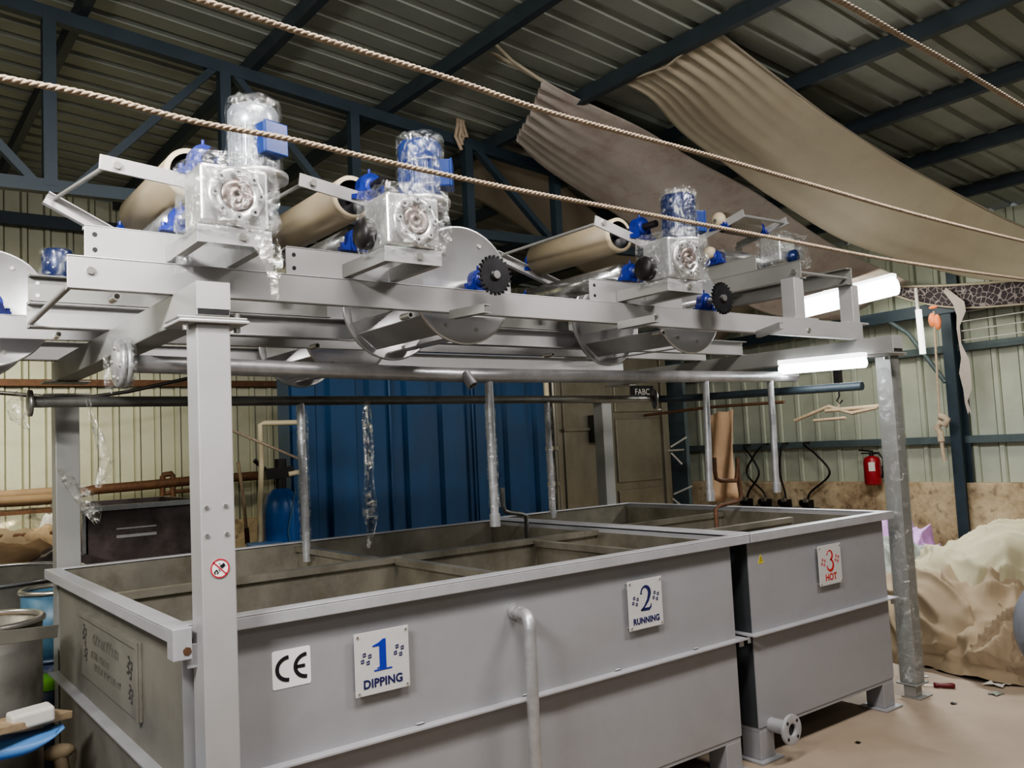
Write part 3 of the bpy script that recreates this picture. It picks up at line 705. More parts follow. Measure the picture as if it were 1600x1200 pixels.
def gear_motor(x, gx, label, mm, box_m, seed, wrap=.34, bdir=(.62,-.78,0), cover=True):
    """gx: local x of gearbox middle; front bracket reaches forward of the channel."""
    loc = (x+gx, 2.82, MZ); t = thing('gear_motor', label, 'motor', loc, 0, 'gear motors')
    w = .112
    for sx in (-w, w-.03):
        b = B(); b.chan((sx, .03, .036), (sx, -.285, .036), .05, .03, .004, X if sx < 0 else X); b.build('bracket_rail', 'frame_dull', t)
    b = B(); b.bx(-w-.002, w+.002, -.291, -.286, .010, .064); fp = b.build('bracket_plate', 'frame', t, bevel=.001)
    b = B(); b.tube((.02, -.291, .036), (.02, -.300, .036), .013, n=6); b.build('bolt', 'bolt', fp)
    b = B(); b.bx(-.10, .10, -.28, -.10, .060, .066); b.build('base_plate', 'frame_dull', t)
    # gearbox: cast square housing with round cover flange
    zc = .158
    b = B(); b.bx(-.105, .105, -.30, -.14, .068, .252); gb = b.build('gearbox', 'alu', t, bevel=.012, seg=3)
    b = B(); b.lathe([(.0, .0), (.088, .0), (.088, -.012), (.078, -.016), (.052, -.018), (.050, -.006)], (0, -.30, zc), Y, 32)
    for k in range(8):
        a = PI/8*0+k*PI/4; c = Vector((math.cos(a)*.070, -.316, zc+math.sin(a)*.070)); b.tube(c+Y*.004, c-Y*.010, .0125, n=12)
    b.build('output_flange', 'alu', t)
    for k in range(8):
        a = k*PI/4; c = Vector((math.cos(a)*.070, -.3262, zc+math.sin(a)*.070)); b = B(); b.tube(c, c-Y*.0006, .005, n=10); b.build('bolt_hole', 'dark', gb)
    b = B(); b.lathe([(0, -.004), (.049, -.004), (.049, -.012), (.030, -.010), (.022, -.006), (.020, -.014), (.010, -.014), (.009, -.002), (0, -.002)], (0, -.305, zc), Y, 26); b.build('bore', 'bore', gb)
    # worm housing boss on the left
    if cover:
        b = B(); b.lathe([(0, -.045), (.045, -.043), (.055, -.03), (.055, .0)], (-.105, -.17, zc-.03), X, 22); b.build('side_cover', 'black', t)
    # motor
    mx, my, mz = .105, -.185, .258
    ax = Z
    b = B(); b.lathe([(.05, -.012), (.106, -.006), (.106, .012), (.080, .020)], (mx, my, mz), ax, 32); b.lathe([(.055, -.07), (.065, -.012)], (mx-.02, my, mz), ax, 24); b.build('motor_flange', 'alu', t)
    b = B(); b.lathe([(.074, .018), (.072, .025), (.072, .165)], (mx, my, mz), ax, 32)
    for k in range(28):
        a = 2*PI*k/28; c = Vector((mx+math.cos(a)*.075, my+math.sin(a)*.075, mz+.03)); b.obx(c, c+Z*.13, .0035, .010, Vector((math.cos(a), math.sin(a), 0)))
    mo = b.build('motor_body', mm, t)
    b = B(); b.lathe([(.075, .15), (.080, .163), (.080, .214), (.072, .228), (.050, .234), (0, .235)], (mx, my, mz), ax, 32); b.build('fan_cover', mm, t)
    b = B(); d = Vector(bdir).normalized(); c = Vector((mx, my, mz+.105))+d*.085
    b.obx(c-Z*.05, c+Z*.05, .085, .055, d); b.obx(c-Z*.053+d*.030, c+Z*.053+d*.030, .09, .010, d); b.build('terminal_box', box_m, t, bevel=.006)
    if wrap:
        b = shell_box((0, -.22, zc+.005), .255, .215, .235, .014, seed); b.build('plastic_wrap', 'film', t)
        b = shell_cyl((mx, my, mz+.012), .088, .245, .008, seed+5); b.build('plastic_wrap', 'film', t)
    return t

ST = [
 (.57, .60, ((.03, .295), (.42, .262)), ((.01, .385), (.40, .19)), (.35, .352), (.295, .166), .35),
 (1.22, .56, ((.03, .338), (.46, .275)), ((.02, .36), (.45, .22)), (.315, .352), (.285, .166), .325),
 (2.67, .62, ((.0, .365), (.44, .262)), ((.02, .37), (.45, .24)), (.30, .365), (.285, .166), .275)]
lab_a = ['left roller stand over the dipping bay, nearly level arm', 'second roller stand from the left, arm sloping to the right', 'roller stand above the hot tank with a steep flat arm']
lab_b = ['cream rubber press roller farthest left above the frame', 'cream rubber press roller between the first two motors', 'cream rubber press roller right of the large winch disc']
lab_c = ['steel squeeze roller under the leftmost cream roller', 'steel squeeze roller beside the second gear motor', 'steel squeeze roller beside the third gear motor']
lab_d = ['film wrapped gear motor with silver grey top, leftmost of the row', 'film wrapped gear motor with mid blue top beside the big disc', 'film wrapped gear motor with navy top above the hot tank']
mats = [('motor_grey', 'motor'), ('motor', 'motor'), ('motor_dark', 'motor')]
stands = []
for i, (x, ln, arm, rarm, pr_, dr, gx) in enumerate(ST):
    stands.append(stand(x, ln, arm, rarm, lab_a[i]))
    press_roller(x, pr_, lab_b[i]); drive_roller(x, dr, lab_c[i])
    gear_motor(x, gx, lab_d[i], mats[i][0], mats[i][1], 3.7*i+1, bdir=((.25,-.95,0),(.8,-.6,0),(.95,-.3,0))[i], cover=i > 0)
# hanging tail of film under the first motor
b = B(); rows = []
for i in range(9):
    f = i/8; w = .065*(1-f)**.7+.006
    rows.append([Vector((1.005+.03*f+w*(j/4-.5)*1.2, 2.50+.02*math.sin(j*2+i), 2.27-.19*f+.01*math.sin(j*1.7+i*.8))) for j in range(5)])
b.grid(rows); b.build('plastic_tail', 'film2', bpy.data.objects['gear_motor'], (ST[0][0]+ST[0][6], 2.82, MZ))
b = B(); rows = []
for i in range(8):
    f = i/7
    rows.append([Vector((.80+.012*f+.02*(j-1)*(1-f*.3), 2.77-.03*j, 2.36-.18*f+.008*math.sin(i+j))) for j in range(4)])
b.grid(rows); b.build('plastic_tail', 'film_dark', bpy.data.objects['gear_motor'], (ST[0][0]+ST[0][6], 2.82, MZ))

# raised outlet mangle: the same parts turned a quarter turn
RX, RY, RZ = 4.83+.0, 3.18, 2.577
t = thing('roller_stand', 'roller stand raised on the outlet end, arm pointing towards the viewer', 'stand', (RX, RY, RZ), 0, 'roller stands')
b = B(); b.chan((-.53+.05, 0, .05), (-.53+.05, .62, .05), .10, .042, .005, X); b.build('front_rail', 'frame_dull', t, bevel=.003)
b = B(); b.chan((-.02, 0, .05), (-.02, .62, .05), .10, .042, .005, -X); b.build('rear_rail', 'frame_dull', t, bevel=.003)
b = B(); b.obx((-.455, .08, .385), (-.455, .46, .30), .008, .05, Z); b.build('arm', 'frame', t)
b = B(); b.obx((-.04, .06, .385), (-.04, .46, .30), .008, .05, Z); b.build('arm', 'frame', t)
b = B(); b.tube((-.45, .10, .375), (-.0, .08, .375), .010); b.build('tie_rod', 'frame_dull', t)
for xx in (-.455, -.04):
    b = B(); b.obx((xx, .45, .30), (xx, .45, .10), .01, .05, Y); b.build('pivot_post', 'frame_dull', t)
t = thing('press_roller', 'small steel press roller raised at the outlet end with cream end', 'roller', (RX-.26, RY+.27, RZ+.375), 0, 'press rollers')
b = B(); b.tube((-.15, 0, 0), (.16, 0, 0), .065, n=28); b.build('drum', 'stainless_dirty', t)
b = B(); b.sphere((-.20, 0, .01), .05, 10, (.8, 1, 1)); b.build('cover_rim', 'roller_rim', t)
b = B(); b.tube((-.24, 0, 0), (.27, 0, 0), .014); b.build('shaft', 'steel', t)
for xx in (-.195, .20):
    b = B(); pillow(b, (xx, 0, 0), X, 1.0); b.build('bearing_block', 'blue', t)
t = thing('squeeze_roller', 'steel squeeze roller lying along the raised outlet stand', 'roller', (RX-.26, RY+.30, RZ+.15), 0, 'lower squeeze rollers')
b = B(); b.tube((-.19, 0, 0), (.20, 0, 0), .06, n=28); b.build('drum', 'steel', t)
b = B(); b.sphere((-.245, .02, .03), .04, 10); b.build('cover_rim', 'roller_rim', t)
for xx in (-.225, .235):
    b = B(); pillow(b, (xx, 0, 0), X, 1.0); b.build('bearing_block', 'blue', t)
t = thing('gear_motor', 'film wrapped grey gearbox on the raised outlet stand at right', 'motor', (RX+.03, RY+.17, RZ+.10), 0, 'gear motors')
b = B(); b.bx(-.12, .05, -.08, .08, .02, .20); b.build('gearbox', 'alu', t, bevel=.015, seg=3)
b = B(); b.lathe([(0, .0), (.05, .0), (.06, .02), (.06, .10), (.04, .12), (0, .12)], (.05, 0, .10), X, 24); b.build('motor_body', 'motor_grey', t)
b = B(); b.lathe([(0, 0), (.035, 0), (.045, .02), (.045, .05), (0, .06)], (-.03, -.08, .05), -Y, 20); b.build('output_flange', 'motor_dark', t)
b = shell_box((.03, 0, .11), .30, .20, .22, .02, 9.3); b.build('plastic_wrap', 'film', t)

# ================================================================== WINCH REELS
def winch(loc, label, y1=.74):
    t = thing('winch_reel', label, 'reel', loc, 0, 'winch reels'); R = .25
    for k, yy in enumerate((.13, y1)):
        b = B(); b.lathe([(.0, .0), (R-.012, .0), (R-.008, -.003), (R, -.003), (R+.002, .008), (R-.002, .016), (R-.01, .012), (0, .012)], (0, yy, 0), Y, 56); d = b.build('disc', 'disc', t)
        for q in range(8):
            a = q*PI/4+.3; c = Vector((math.cos(a)*.195, yy, math.sin(a)*.195)); b = B(); b.tube(c, c-Y*.006, .009, n=6); b.build('bolt', 'bolt', d)
    for q in range(8):
        a = q*PI/4+.12; n_ = Vector((math.cos(a), 0, math.sin(a))); c = n_*.212
        b = B(); b.obx(c+Y*.145, c+Y*(y1-.005), .115, .006, n_); b.build('slat', 'slat', t)
    b = B(); b.tube((0, -.112, 0), (0, y1+.24, 0), .0165, n=18); b.build('shaft', 'steel', t)
    for yy in (.02, y1+.18):
        b = B(); pillow(b, (0, yy, 0), Y, 1.0); b.build('bearing_block', 'blue', t)
    # sprocket
    pts = []; T_ = 24
    for k in range(T_):
        for da, rr in ((-.30, .069), (-.12, .081), (.12, .081), (.30, .069)):
            a = 2*PI*(k+da)/T_; pts.append((math.cos(a)*rr, math.sin(a)*rr))
    b = B(); b.poly(pts, (0, -.100, 0), X, Z, Y, .012); b.lathe([(.0, -.006), (.022, -.006), (.022, .03)], (0, -.098, 0), Y, 20); s_ = b.build('sprocket', 'sprocket', t)
    return t
WZ = MZ+.047
w0 = winch((2.035, 2.82, WZ), 'large polished winch disc and reel beside the second gear motor')
dup(w0, (3.44, 2.82, WZ), 0, 'winch reel behind the third gear motor over the hot tank')
dup(w0, (.45, 4.02, WZ), 0, 'winch reel cut by the left edge with shiny disc', ('sprocket',))
dup(w0, (2.10, 4.02, WZ-.03), 0, 'winch reel of the rear row behind the large front reel', ('sprocket',))
# dark wrapped motor of the rear row
t = thing('gear_motor', 'dark film wrapped motor behind the left end of the front channel', 'motor', (.70, 4.06, 2.235), 0, 'gear motors')
b = B(); b.lathe([(0, .10), (.062, .10), (.062, .27), (.055, .29), (0, .30)], (0,0,0), Z, 24); b.build('motor_body', 'motor_dark', t)
b = B(); b.bx(-.06, .06, -.06, .06, 0, .10); b.build('gearbox', 'black', t, bevel=.01)
b = shell_cyl((0, 0, .02), .07, .28, .008, 2.2); b.build('plastic_wrap', 'film_dark', t)

# ================================================================== PIPES
t = thing('spray_pipe', 'long grey galvanised pipe with down pipes crossing under the frame', 'pipe', (2.5, 3.35, 1.955)); off = (2.5, 3.35, 1.955)
zA = lambda x: 1.972-.008*(x-.77)/4+.0
A = [Vector((x, 3.35, 1.966-.028*min(1, max(0, (x-.8)/1.6))+.02*max(0, (x-2.4)/2.4))) for x in (.80, 1.5, 2.4, 3.2, 4.0, 4.92)]
b = B(); b.path(A, .0335, 20); b.build('main_pipe', 'pipe', t, off)
for xx in (.775, .797):
    b = B(); b.lathe([(0, -.009), (.085, -.009), (.088, 0), (.085, .009), (0, .009)], (xx, 3.35, 1.966), X, 32); b.build('flange', 'pipe', t, off)
for k in range(6):
    a = k*PI/3+.2; c = Vector((.76, 3.35+.062*math.cos(a), 1.966+.062*math.sin(a))); b = B(); b.tube(c, c+X*.055, .009, n=6); b.build('bolt', 'bolt', t, off)
b = shell_cyl((0,0,0), .095, .07, .006, 4.4); 
for i in range(len(b.v)): p = b.v[i]; b.v[i] = Vector((.755+p.z*.9, 3.35+p.x, 1.966+p.y))
b.build('plastic_wrap', 'film', t, off)
for (xt, xb, zb_) in ((2.435, 2.435, 1.22), (4.02, 4.0, 1.22), (4.65, 4.64, 1.225)):
    b = B(); b.path([(xt, 3.35, 1.93), (xt, 3.35, 1.85), ((xt+xb)/2, 3.35, 1.55), (xb, 3.35, zb_+.10), (xb, 3.35, zb_)], [.0205, .020, .020, .020, .020], 16)
    b.tube((xb, 3.35, zb_), (xb, 3.35, zb_+.06), .0255, n=18); b.build('down_pipe', 'pipe', t, off)
b = B(); b.tube((2.285, 3.33, 1.945), (2.30, 3.29, 1.885), .026, n=18, inner=.02); b.build('nozzle', 'pipe', t, off)
b = shell_cyl((0,0,0), .027, .50, .004, 6.1, 16, 20)
for i in range(len(b.v)): b.v[i] = b.v[i]+Vector((2.435, 3.35, 1.32))
b.build('plastic_wrap', 'film', t, off)

t = thing('return_pipe', 'dark steel pipe behind, with flanged ends and film covered drops', 'pipe', (2.5, 4.5, 1.905)); off = (2.5, 4.5, 1.905)
b = B(); b.tube((.66, 4.5, 1.905), (4.80, 4.5, 1.897), .026, n=20); b.build('main_pipe', 'pipe_dark', t, off)
b = B(); b.lathe([(0, -.008), (.062, -.008), (.062, .008), (0, .008)], (.655, 4.5, 1.90), X, 28); b.build('flange', 'pipe_dark', t, off)
b = B(); b.lathe([(0, -.008), (.075, -.008), (.075, .008), (0, .008)], (4.81, 4.5, 1.895), (.8, -.5, 0), 28); b.build('flange', 'pipe_dark', t, off)
b = B(); b.path([(4.82, 4.49, 1.895), (4.88, 4.40, 1.89), (4.92, 4.2, 1.885), (4.95, 2.90, 1.862)], .027, 16); b.build('side_pipe', 'purlin', t, off)
for px, zb_, r in ((470, 1.02, .022), (855, 1.10, .018)):
    c = at(px, 645, y=4.5); b = B(); b.tube((c.x, 4.5, 1.89), (c.x+.01, 4.5, zb_), r, n=14); b.build('down_pipe', 'pipe', t, off)
    b = shell_cyl((0,0,0), r*1.5, .72, .008, px, 14, 26)
    for i in range(len(b.v)): b.v[i] = b.v[i]+Vector((c.x+.005, 4.5, 1.14))
    b.build('plastic_wrap', 'film', t, off)
def strip(pts, w, name, m, parent, off, seed=0, y_amp=.02):
    b = B(); rows = []
    for i, (p, ww) in enumerate(zip(pts, w)):
        p = Vector(p); rows.append([p+Vector((ww*(j/5-.5), y_amp*math.sin(j*1.9+i*.9+seed), .01*math.sin(j*2.3+i+seed))) for j in range(6)])
    b.grid(rows); return b.build(name, m, parent, off)
c = at(573, 640, y=4.47)
strip([(c.x, 4.47, 1.90), (c.x, 4.47, 1.75), (c.x+.005, 4.47, 1.6), (c.x, 4.47, 1.45), (c.x-.005, 4.47, 1.36), (c.x+.0, 4.47, 1.24), (c.x, 4.47, 1.16), (c.x-.02, 4.47, 1.06)], [.05, .05, .045, .05, .10, .12, .07, .015], 'plastic_strip', 'film2', t, off)
c = at(137, 660, y=4.47)
strip([(c.x, 4.47, 1.93), (c.x+.01, 4.47, 1.85), (c.x+.05, 4.47, 1.74), (c.x+.08, 4.47, 1.62), (c.x+.06, 4.47, 1.55), (c.x+.04, 4.47, 1.50)], [.02, .02, .05, .08, .07, .03], 'plastic_strip', 'film2', t, off, 2)
strip([(.62, 4.5, 1.96), (.60, 4.5, 1.90), (.61, 4.5, 1.83), (.645, 4.5, 1.78)], [.05, .10, .08, .02], 'plastic_strip', 'film2', t, off, 4)
# loose film on the rear left post
strip([(.82, 4.77, 1.60), (.86, 4.77, 1.52), (.92, 4.77, 1.46), (.97, 4.77, 1.38), (.99, 4.77, 1.31)], [.03, .06, .10, .10, .03], 'plastic_strip', 'film2', fr, FR, 1)

# steam pipes in the tanks (bent)
def bent(name, pts, r, m, label):
    b = B(); b.path(pts, r, 12); return tag(b.build(name, m), label, 'pipe')
p = lambda x, y: at(x, y, y=3.7)
down = lambda v: Vector((v.x, v.y, .2))
bent('steam_pipe', [p(1116,715), p(1117,735), p(1119,748), p(1126,751), p(1150,751), p(1152,735), p(1152,715), p(1154,745), p(1158,772), p(1157,780), p(1150,784), p(1125,790), p(1118,795), down(p(1118,797))], .014, 'rust', 'bent rusty brown steam pipe looping into the hot tank')
p = lambda x, y: at(x, y, y=4.3)
bent('steam_pipe', [p(785,762), p(786,790), p(789,799), p(796,801), p(815,803), p(822,806), down(p(823,808))], .014, 'pipe_dark', 'bent dark steam pipe at the back corner of the long tank')

# ================================================================== ROPES
def rope(name, pts, r, label, tail=None):
    pts = [Vector(q) for q in pts]
    d0 = (pts[0]-pts[1]).normalized(); d1 = (pts[-1]-pts[-2]).normalized()
    pts = [pts[0]+d0*q for q in (2.6, 1.8, 1.0, .4)] + pts + [pts[-1]+d1*q for q in (.4, 1.0, 1.8)]
    # resample with Catmull-Rom
    P = [pts[0]*2-pts[1]] + pts + [pts[-1]*2-pts[-2]]; fine = []
    for i in range(1, len(P)-2):
        n = max(2, int((P[i+1]-P[i]).length/.008))
        for k in range(n):
            u = k/n; a, b_, c, d = P[i-1], P[i], P[i+1], P[i+2]
            fine.append(.5*((2*b_)+(c-a)*u+(2*a-5*b_+4*c-d)*u*u+(3*b_-a-3*c+d)*u**3))
    fine.append(pts[-1]); b = B(); s = 0; ph = []
    for i, q in enumerate(fine):
        if i: s += (q-fine[i-1]).length
        ph.append(s/.050*2*PI)
    for k in range(3):
        st_ = []
        for i, q in enumerate(fine):
            t_ = (fine[min(i+1, len(fine)-1)]-fine[max(i-1, 0)]).normalized(); a = t_.cross(Z).normalized(); c = a.cross(t_)
            an = ph[i]+k*2*PI/3; st_.append(q+(a*math.cos(an)+c*math.sin(an))*r*.50)
        b.path(st_, r*.58, 6)
    o = b.build(name, 'rope'); return tag(o, label, 'rope', 'ropes across the foreground')
g = lambda L, **k: [at(px, py, **k) for px, py in L]
rope('rope', g([(-150,88),(0,121),(150,150),(300,189),(450,217),(600,252),(800,295),(981,329),(1206,371),(1403,408),(1600,436),(1760,455)], y=2.05), .0078, 'lower twisted tan rope passing in front of the motors')
rope('rope', g([(200,-32),(325,4),(500,60),(700,122),(874,180),(1094,239),(1263,287),(1431,335),(1600,377),(1760,412)], y=1.8), .0078, 'middle twisted tan rope slanting across the stained canopy')
rope('rope', g([(1200,-48),(1313,2),(1403,53),(1488,101),(1600,168),(1700,230)], y=1.1), .0075, 'short length of twisted rope in the top right corner')

# ================================================================== CANOPIES
def spline(pts, n):
    P = [pts[0]*2-pts[1]] + pts + [pts[-1]*2-pts[-2]]; m = len(pts)-1; out = []
    for k in range(n+1):
        t_ = k/n*m; i = min(int(t_), m-1); u = t_-i; a, b_, c, d = P[i:i+4]
        out.append(.5*((2*b_)+(c-a)*u+(2*a-5*b_+4*c-d)*u*u+(3*b_-a-3*c+d)*u**3))
    return out
def loft(up_, lo_, n, m, sag, folds, seed, gather=0.0, bulge=0.0):
    U = spline(up_, n); L_ = spline(lo_, n); rows = []
    for j in range(m+1):
        v = j/m; row = []
        for i in range(n+1):
            u = i/n; q = U[i].lerp(L_[i], v); s = math.sin(PI*v)
            q = q + Vector((0, 0, -sag*s*(.35+.65*math.sin(PI*min(1, u*1.2+.05)))))
            fold = (abs(math.sin(v*folds*PI+seed+u*1.2+.5*math.sin(v*7)))-.5)*math.exp(-u*10)*gather*1.0
            q = q + Vector((0, 0, fold)) + noise.noise_vector(Vector((u*4+seed, v*2.5, 0)))*.016 + Vector((0,0,1))*noise.noise(Vector((u*2+v*1.5, v*5-u*2+seed, 1)))*.010
            row.append(q)
        rows.append(row)
    return rows
up_pts = [at(px, py, x=x) for px, py, x in ((1110,42,4.46),(1223,130,5.2),(1313,197,5.9),(1431,270,7.0),(1572,343,8.7),(1640,372,9.35))]
lo_pts = [at(px, py, x=x) for px, py, x in ((974,128,4.47),(1015,154,4.7),(1066,208,5.15),(1144,264,5.7),(1206,309,6.2),(1319,377,7.2),(1443,416,8.2),(1533,437,8.9),(1640,442,9.35))]
b = B(); b.grid(loft(up_pts, lo_pts, 80, 60, .07, 9, .4, .05))
cn = tag(b.build('canvas_canopy', 'canvas', solid=.003), 'large cream canvas sheet slung from the roof at upper right', 'canopy')
b = B(); hem = spline(up_pts, 60); b.path([q+Z*.006 for q in hem], .011, 6); b.build('hem', 'canvas_brown', cn)
b = B(); pk = at(1110,42,x=4.46)
b.path([pk+Vector((-.01,.0,.10)), pk+Vector((0,0,.04)), pk], .012, 6); b.path([pk+Vector((0,.02,-.03)), at(1040,110,x=4.46)+Vector((0,0,.02)), at(980,125,x=4.46)], .010, 6)
c2 = at(972,127,x=4.47); b.path([c2, at(950,125,x=4.45), at(948,105,x=4.44)], .014, 6); b.build('tie_strap', 'canvas', cn)
up2 = [at(px, py, x=x) for px, py, x in ((847,127,3.98),(905,155,4.4),(1000,200,5.0),(1080,245,5.6),(1180,300,6.5),(1300,380,7.8),(1420,440,9.0))]
lo2 = [at(px, py, x=x) for px, py, x in ((805,222,4.35),(850,262,4.8),(920,310,5.4),(1000,360,6.0),(1090,430,6.9),(1200,490,8.0),(1310,500,9.1))]
b = B(); b.grid(loft(up2, lo2, 70, 50, .05, 8, 1.3, .045))
cn2 = tag(b.build('canvas_canopy', 'canvas_pink', solid=.003), 'stained pinkish canvas sheet slung behind the cream canopy', 'canopy')
b = B(); s1 = at(738,50,x=3.42); s2 = at(845,125,x=3.99)
b.path([s1+Vector((0,0,.03)), s1, at(760,78,x=3.55), s2], .016, 6); b.path([at(762,58,x=3.45), at(800,95,x=3.7), s2], .014, 6); b.build('tie_strap', 'canvas', cn2)
up3 = [at(px, py, x=x) for px, py, x in ((722,200,4.3),(800,222,4.7),(860,270,5.3),(940,340,6.3),(1060,420,7.8),(1180,480,9.2))]
lo3 = [at(px, py, x=x) for px, py, x in ((728,305,4.9),(775,330,5.3),(850,380,6.0),(930,440,7.0),(1020,500,8.0),(1120,540,9.2))]
b = B(); b.grid(loft(up3, lo3, 36, 16, .05, 3, 2.1, .02)); cn3 = tag(b.build('canvas_canopy', 'canvas_brown', solid=.003), 'dim brown canvas sheet hung behind the truss uprights', 'canopy')
b = B()
for k in range(4):
    q = at(715+3*k, 185, y=TY-.06); b.path([q+Vector((0,0,.08)), q+Vector((.02*math.sin(k*2),0,-.05)), q+Vector((-.03+.02*k,0,-.16)), q+Vector((.02*math.cos(k),-.01,-.27+.04*k))], .016, 6)
b.build('tie_strap', 'rope', cn3)
# patterned cloth at the right wall
upp = [at(px, py, x=9.22) for px, py in ((1370,447),(1450,447),(1530,443),(1660,432))]
lop = [at(px, py, x=9.24) for px, py in ((1374,451),(1430,471),(1510,481),(1660,470))]
b = B(); b.grid(loft(upp, lop, 24, 8, .0, 2, .2, .01)); pc = tag(b.build('patterned_cloth', 'pattern', solid=.003), 'dark patterned cloth draped over the beam by the right wall', 'cloth')
b = B(); b.path([q+Vector((-.01,0,0)) for q in spline(upp, 24)], .014, 6); b.path([q+Vector((-.01,0,0)) for q in spline(lop, 24)], .010, 6); b.build('hem', 'canvas', pc)
# strip tied on the column
b = B(); q = lambda px, py: at(px, py, x=9.15)
for off_ in (0,):
    pts = [q(1475,452), q(1498,475), q(1502,490), q(1497,510), q(1500,535), q(1508,560), q(1508,585), q(1512,610), q(1510,630), q(1515,645)]
    rows = [[p_+Vector((0, (j/4-.5)*(.07+.05*math.sin(i*1.3+off_*40)), .02*math.sin(i+j*2))) for j in range(5)] for i, p_ in enumerate(pts)]
    b.grid(rows)
tag(b.build('cloth_strip', 'canvas_pink'), 'ragged cloth strip tied to the beam and trailing down the right column', 'cloth')
# hanging knotted rope
b = B(); q = lambda px, py: at(px, py, x=9.05)
b.path([q(1459,486), q(1462,540), q(1466,620), q(1468,650)], .012, 8); b.path([q(1468,650), q(1474,652), q(1480,655), q(1477,664), q(1470,660), q(1464,668), q(1469,676), q(1471,690)], .035, 8)
b.path([q(1471,690), q(1473,705), q(1476,722)], .02, 8)
tag(b.build('hanging_rope', 'rope'), 'knotted white rope hanging before the right wall', 'rope')
b = B(); b.sphere(q(1457,500), .06, 8, (.5, .7, 1.3)); b.sphere(q(1465,503), .06, 8, (.5, .6, 1.4)); b.sphere(q(1458,480), .04, 8, (.4, 1.2, .5)); tag(b.build('plastic_bag', 'orange'), 'small orange bag tied to the beam above the knotted rope', 'bag')
t = thing('tube_lamp', 'white upright tube lamp hung under the beam at the right wall', 'lamp', at(1438,520,x=9.12))
l0 = Vector(t.location); b = B(); b.tube(at(1435,484,x=9.12), at(1442,553,x=9.12), .032, n=14); b.build('tube', 'tube_soft', t, l0)
b = B(); b.tube(at(1431,450,x=9.12), at(1434,484,x=9.12), .018, n=10); b.build('cord', 'paper', t, l0)

# bright strip lights
def striplight(p0, p1, label, wtt, rad):
    p0, p1 = Vector(p0), Vector(p1); c = (p0+p1)/2
    t = thing('strip_light', label, 'lamp', c)
    b = B(); b.obx(p0+Z*(rad+.012), p1+Z*(rad+.012), .07, .03); b.build('housing', 'fixture', t, c, bevel=.004)
    b = B(); b.tube(p0, p1, rad, n=14); b.build('tube', 'tube_on', t, c)  # tube drawn thicker than life to stand in for its glare
    la = bpy.data.lights.new('strip_lamp', 'AREA'); la.shape = 'RECTANGLE'; la.size = (p1-p0).length; la.size_y = .08; la.energy = wtt; la.color = (.95, .98, 1)
    lo = bpy.data.objects.new('strip_lamp', la); COL.objects.link(lo); lo.location = c-Z*(rad+.01)
    d = (p1-p0).normalized(); lo.rotation_euler = d.to_track_quat('X', 'Z').to_euler()
    return t
striplight((4.76, 3.34, 2.003), (4.76, 2.76, 1.99), 'glaring strip light under the right cross beam', 2, .032)
striplight((6.6, 4.40, 2.66), (6.6, 3.52, 2.72), 'glaring strip light beyond the raised outlet frame', 60, .075)

# ================================================================== RIGHT SIDE THINGS
# fire extinguisher
ex = at(1363, 730, x=9.28)
t = thing('fire_extinguisher', 'red fire extinguisher hung on the right wall above the plaster', 'extinguisher', (ex.x, ex.y, ex.z-.2))
b = B(); b.lathe([(0, 0), (.085, 0), (.095, .02), (.095, .27), (.08, .31), (.03, .33), (0, .33)], (0,0,0), Z, 26); b.build('cylinder', 'red', t)
b = B(); b.tube((0,0,.32), (0,0,.37), .025, n=12); b.obx((0,-.02,.38), (-.02,.14,.40), .03, .02); b.obx((0,0,.36), (0,.12,.36), .02, .015); b.build('valve_handle', 'black', t)
b = B(); b.bx(.09, .33, -.03, .03, .12, .20); b.build('wall_bracket', 'black', t)
b = B(); b.path([(0,-.02,.36), (0,-.09,.36), (0,-.14,.29), (0,-.13,.15), (0,-.11,.08)], .014, 8); b.build('hose', 'black', t)
b = B(); rows = [[Vector((math.cos(a)*.0965, math.sin(a)*.0965, z)) for a in [PI+.1+k*.09 for k in range(9)]] for z in (.16, .26)]; b.grid(rows); b.build('paper_label', 'paper', t)
# weighing hook with frame
hk = at(1310, 600, x=7.6)
t = thing('bar_hanger', 'thin hanging frame of crossed bars below a dark hook block', 'frame', hk)
b = B(); b.bx(-.03, .03, -.03, .03, -.02, .20); b.build('hook_block', 'black', t)
b = B(); b.path([(0,0,-.02), (0,0,-.12), (0,.03,-.16), (0,.0,-.19), (0,-.03,-.16)], .008, 8); b.build('hook', 'black', t)
b = B(); z = -.24
b.path([(0,.52,z-.09), (0,.12,z+.03), (0,-.12,z-.05), (0,-.38,z-.01)], .018, 8)
b.path([(0,.30,z-.10), (0,-.05,z-.09)], .015, 8); b.path([(0,.16,z-.01), (0,-.45,z-.0)], .02, 8); b.path([(0,0,-.17), (0,0.02,z+.0)], .006, 6); b.build('bars', 'wood', t)
# pump units on the plaster ledge with hoses
for k, px in enumerate((1168, 1197, 1228, 1262)):
    c = at(px, 784, x=9.32); pos = ('leftmost', 'second', 'third', 'rightmost')[k]
    t = thing('pump_unit', pos + ' of four small dark pumps along the right wall ledge', 'pump', (9.32, c.y, .66), 0, 'pumps along the wall')
    b = B(); b.bx(-.06, .06, -.05, .05, 0, .10); b.tube((0, .05, .06), (0, .10, .06), .04, n=12); b.build('body', 'black', t, bevel=.01)
    b = B(); b.tube((-.05, -.02, .09), (-.09, -.02, .10), .028, n=12); b.build('valve', 'bolt', t)
    b = B(); b.bx(-.08, .13, -.09, .09, -.10, 0); b.build('bracket', 'girt', t)
    sw = (-.25, .28, .05, -.38)[k]
    b = B(); b.path(spline([Vector(v_) for v_ in ((0, 0, .10), (0, sw*.15, .20), (-.02, sw*.9, .42), (-.02, sw*.5, .64), (0, .0, .78), (.1, -.02, .80))], 30), .013, 8); b.build('hose', 'black', t)
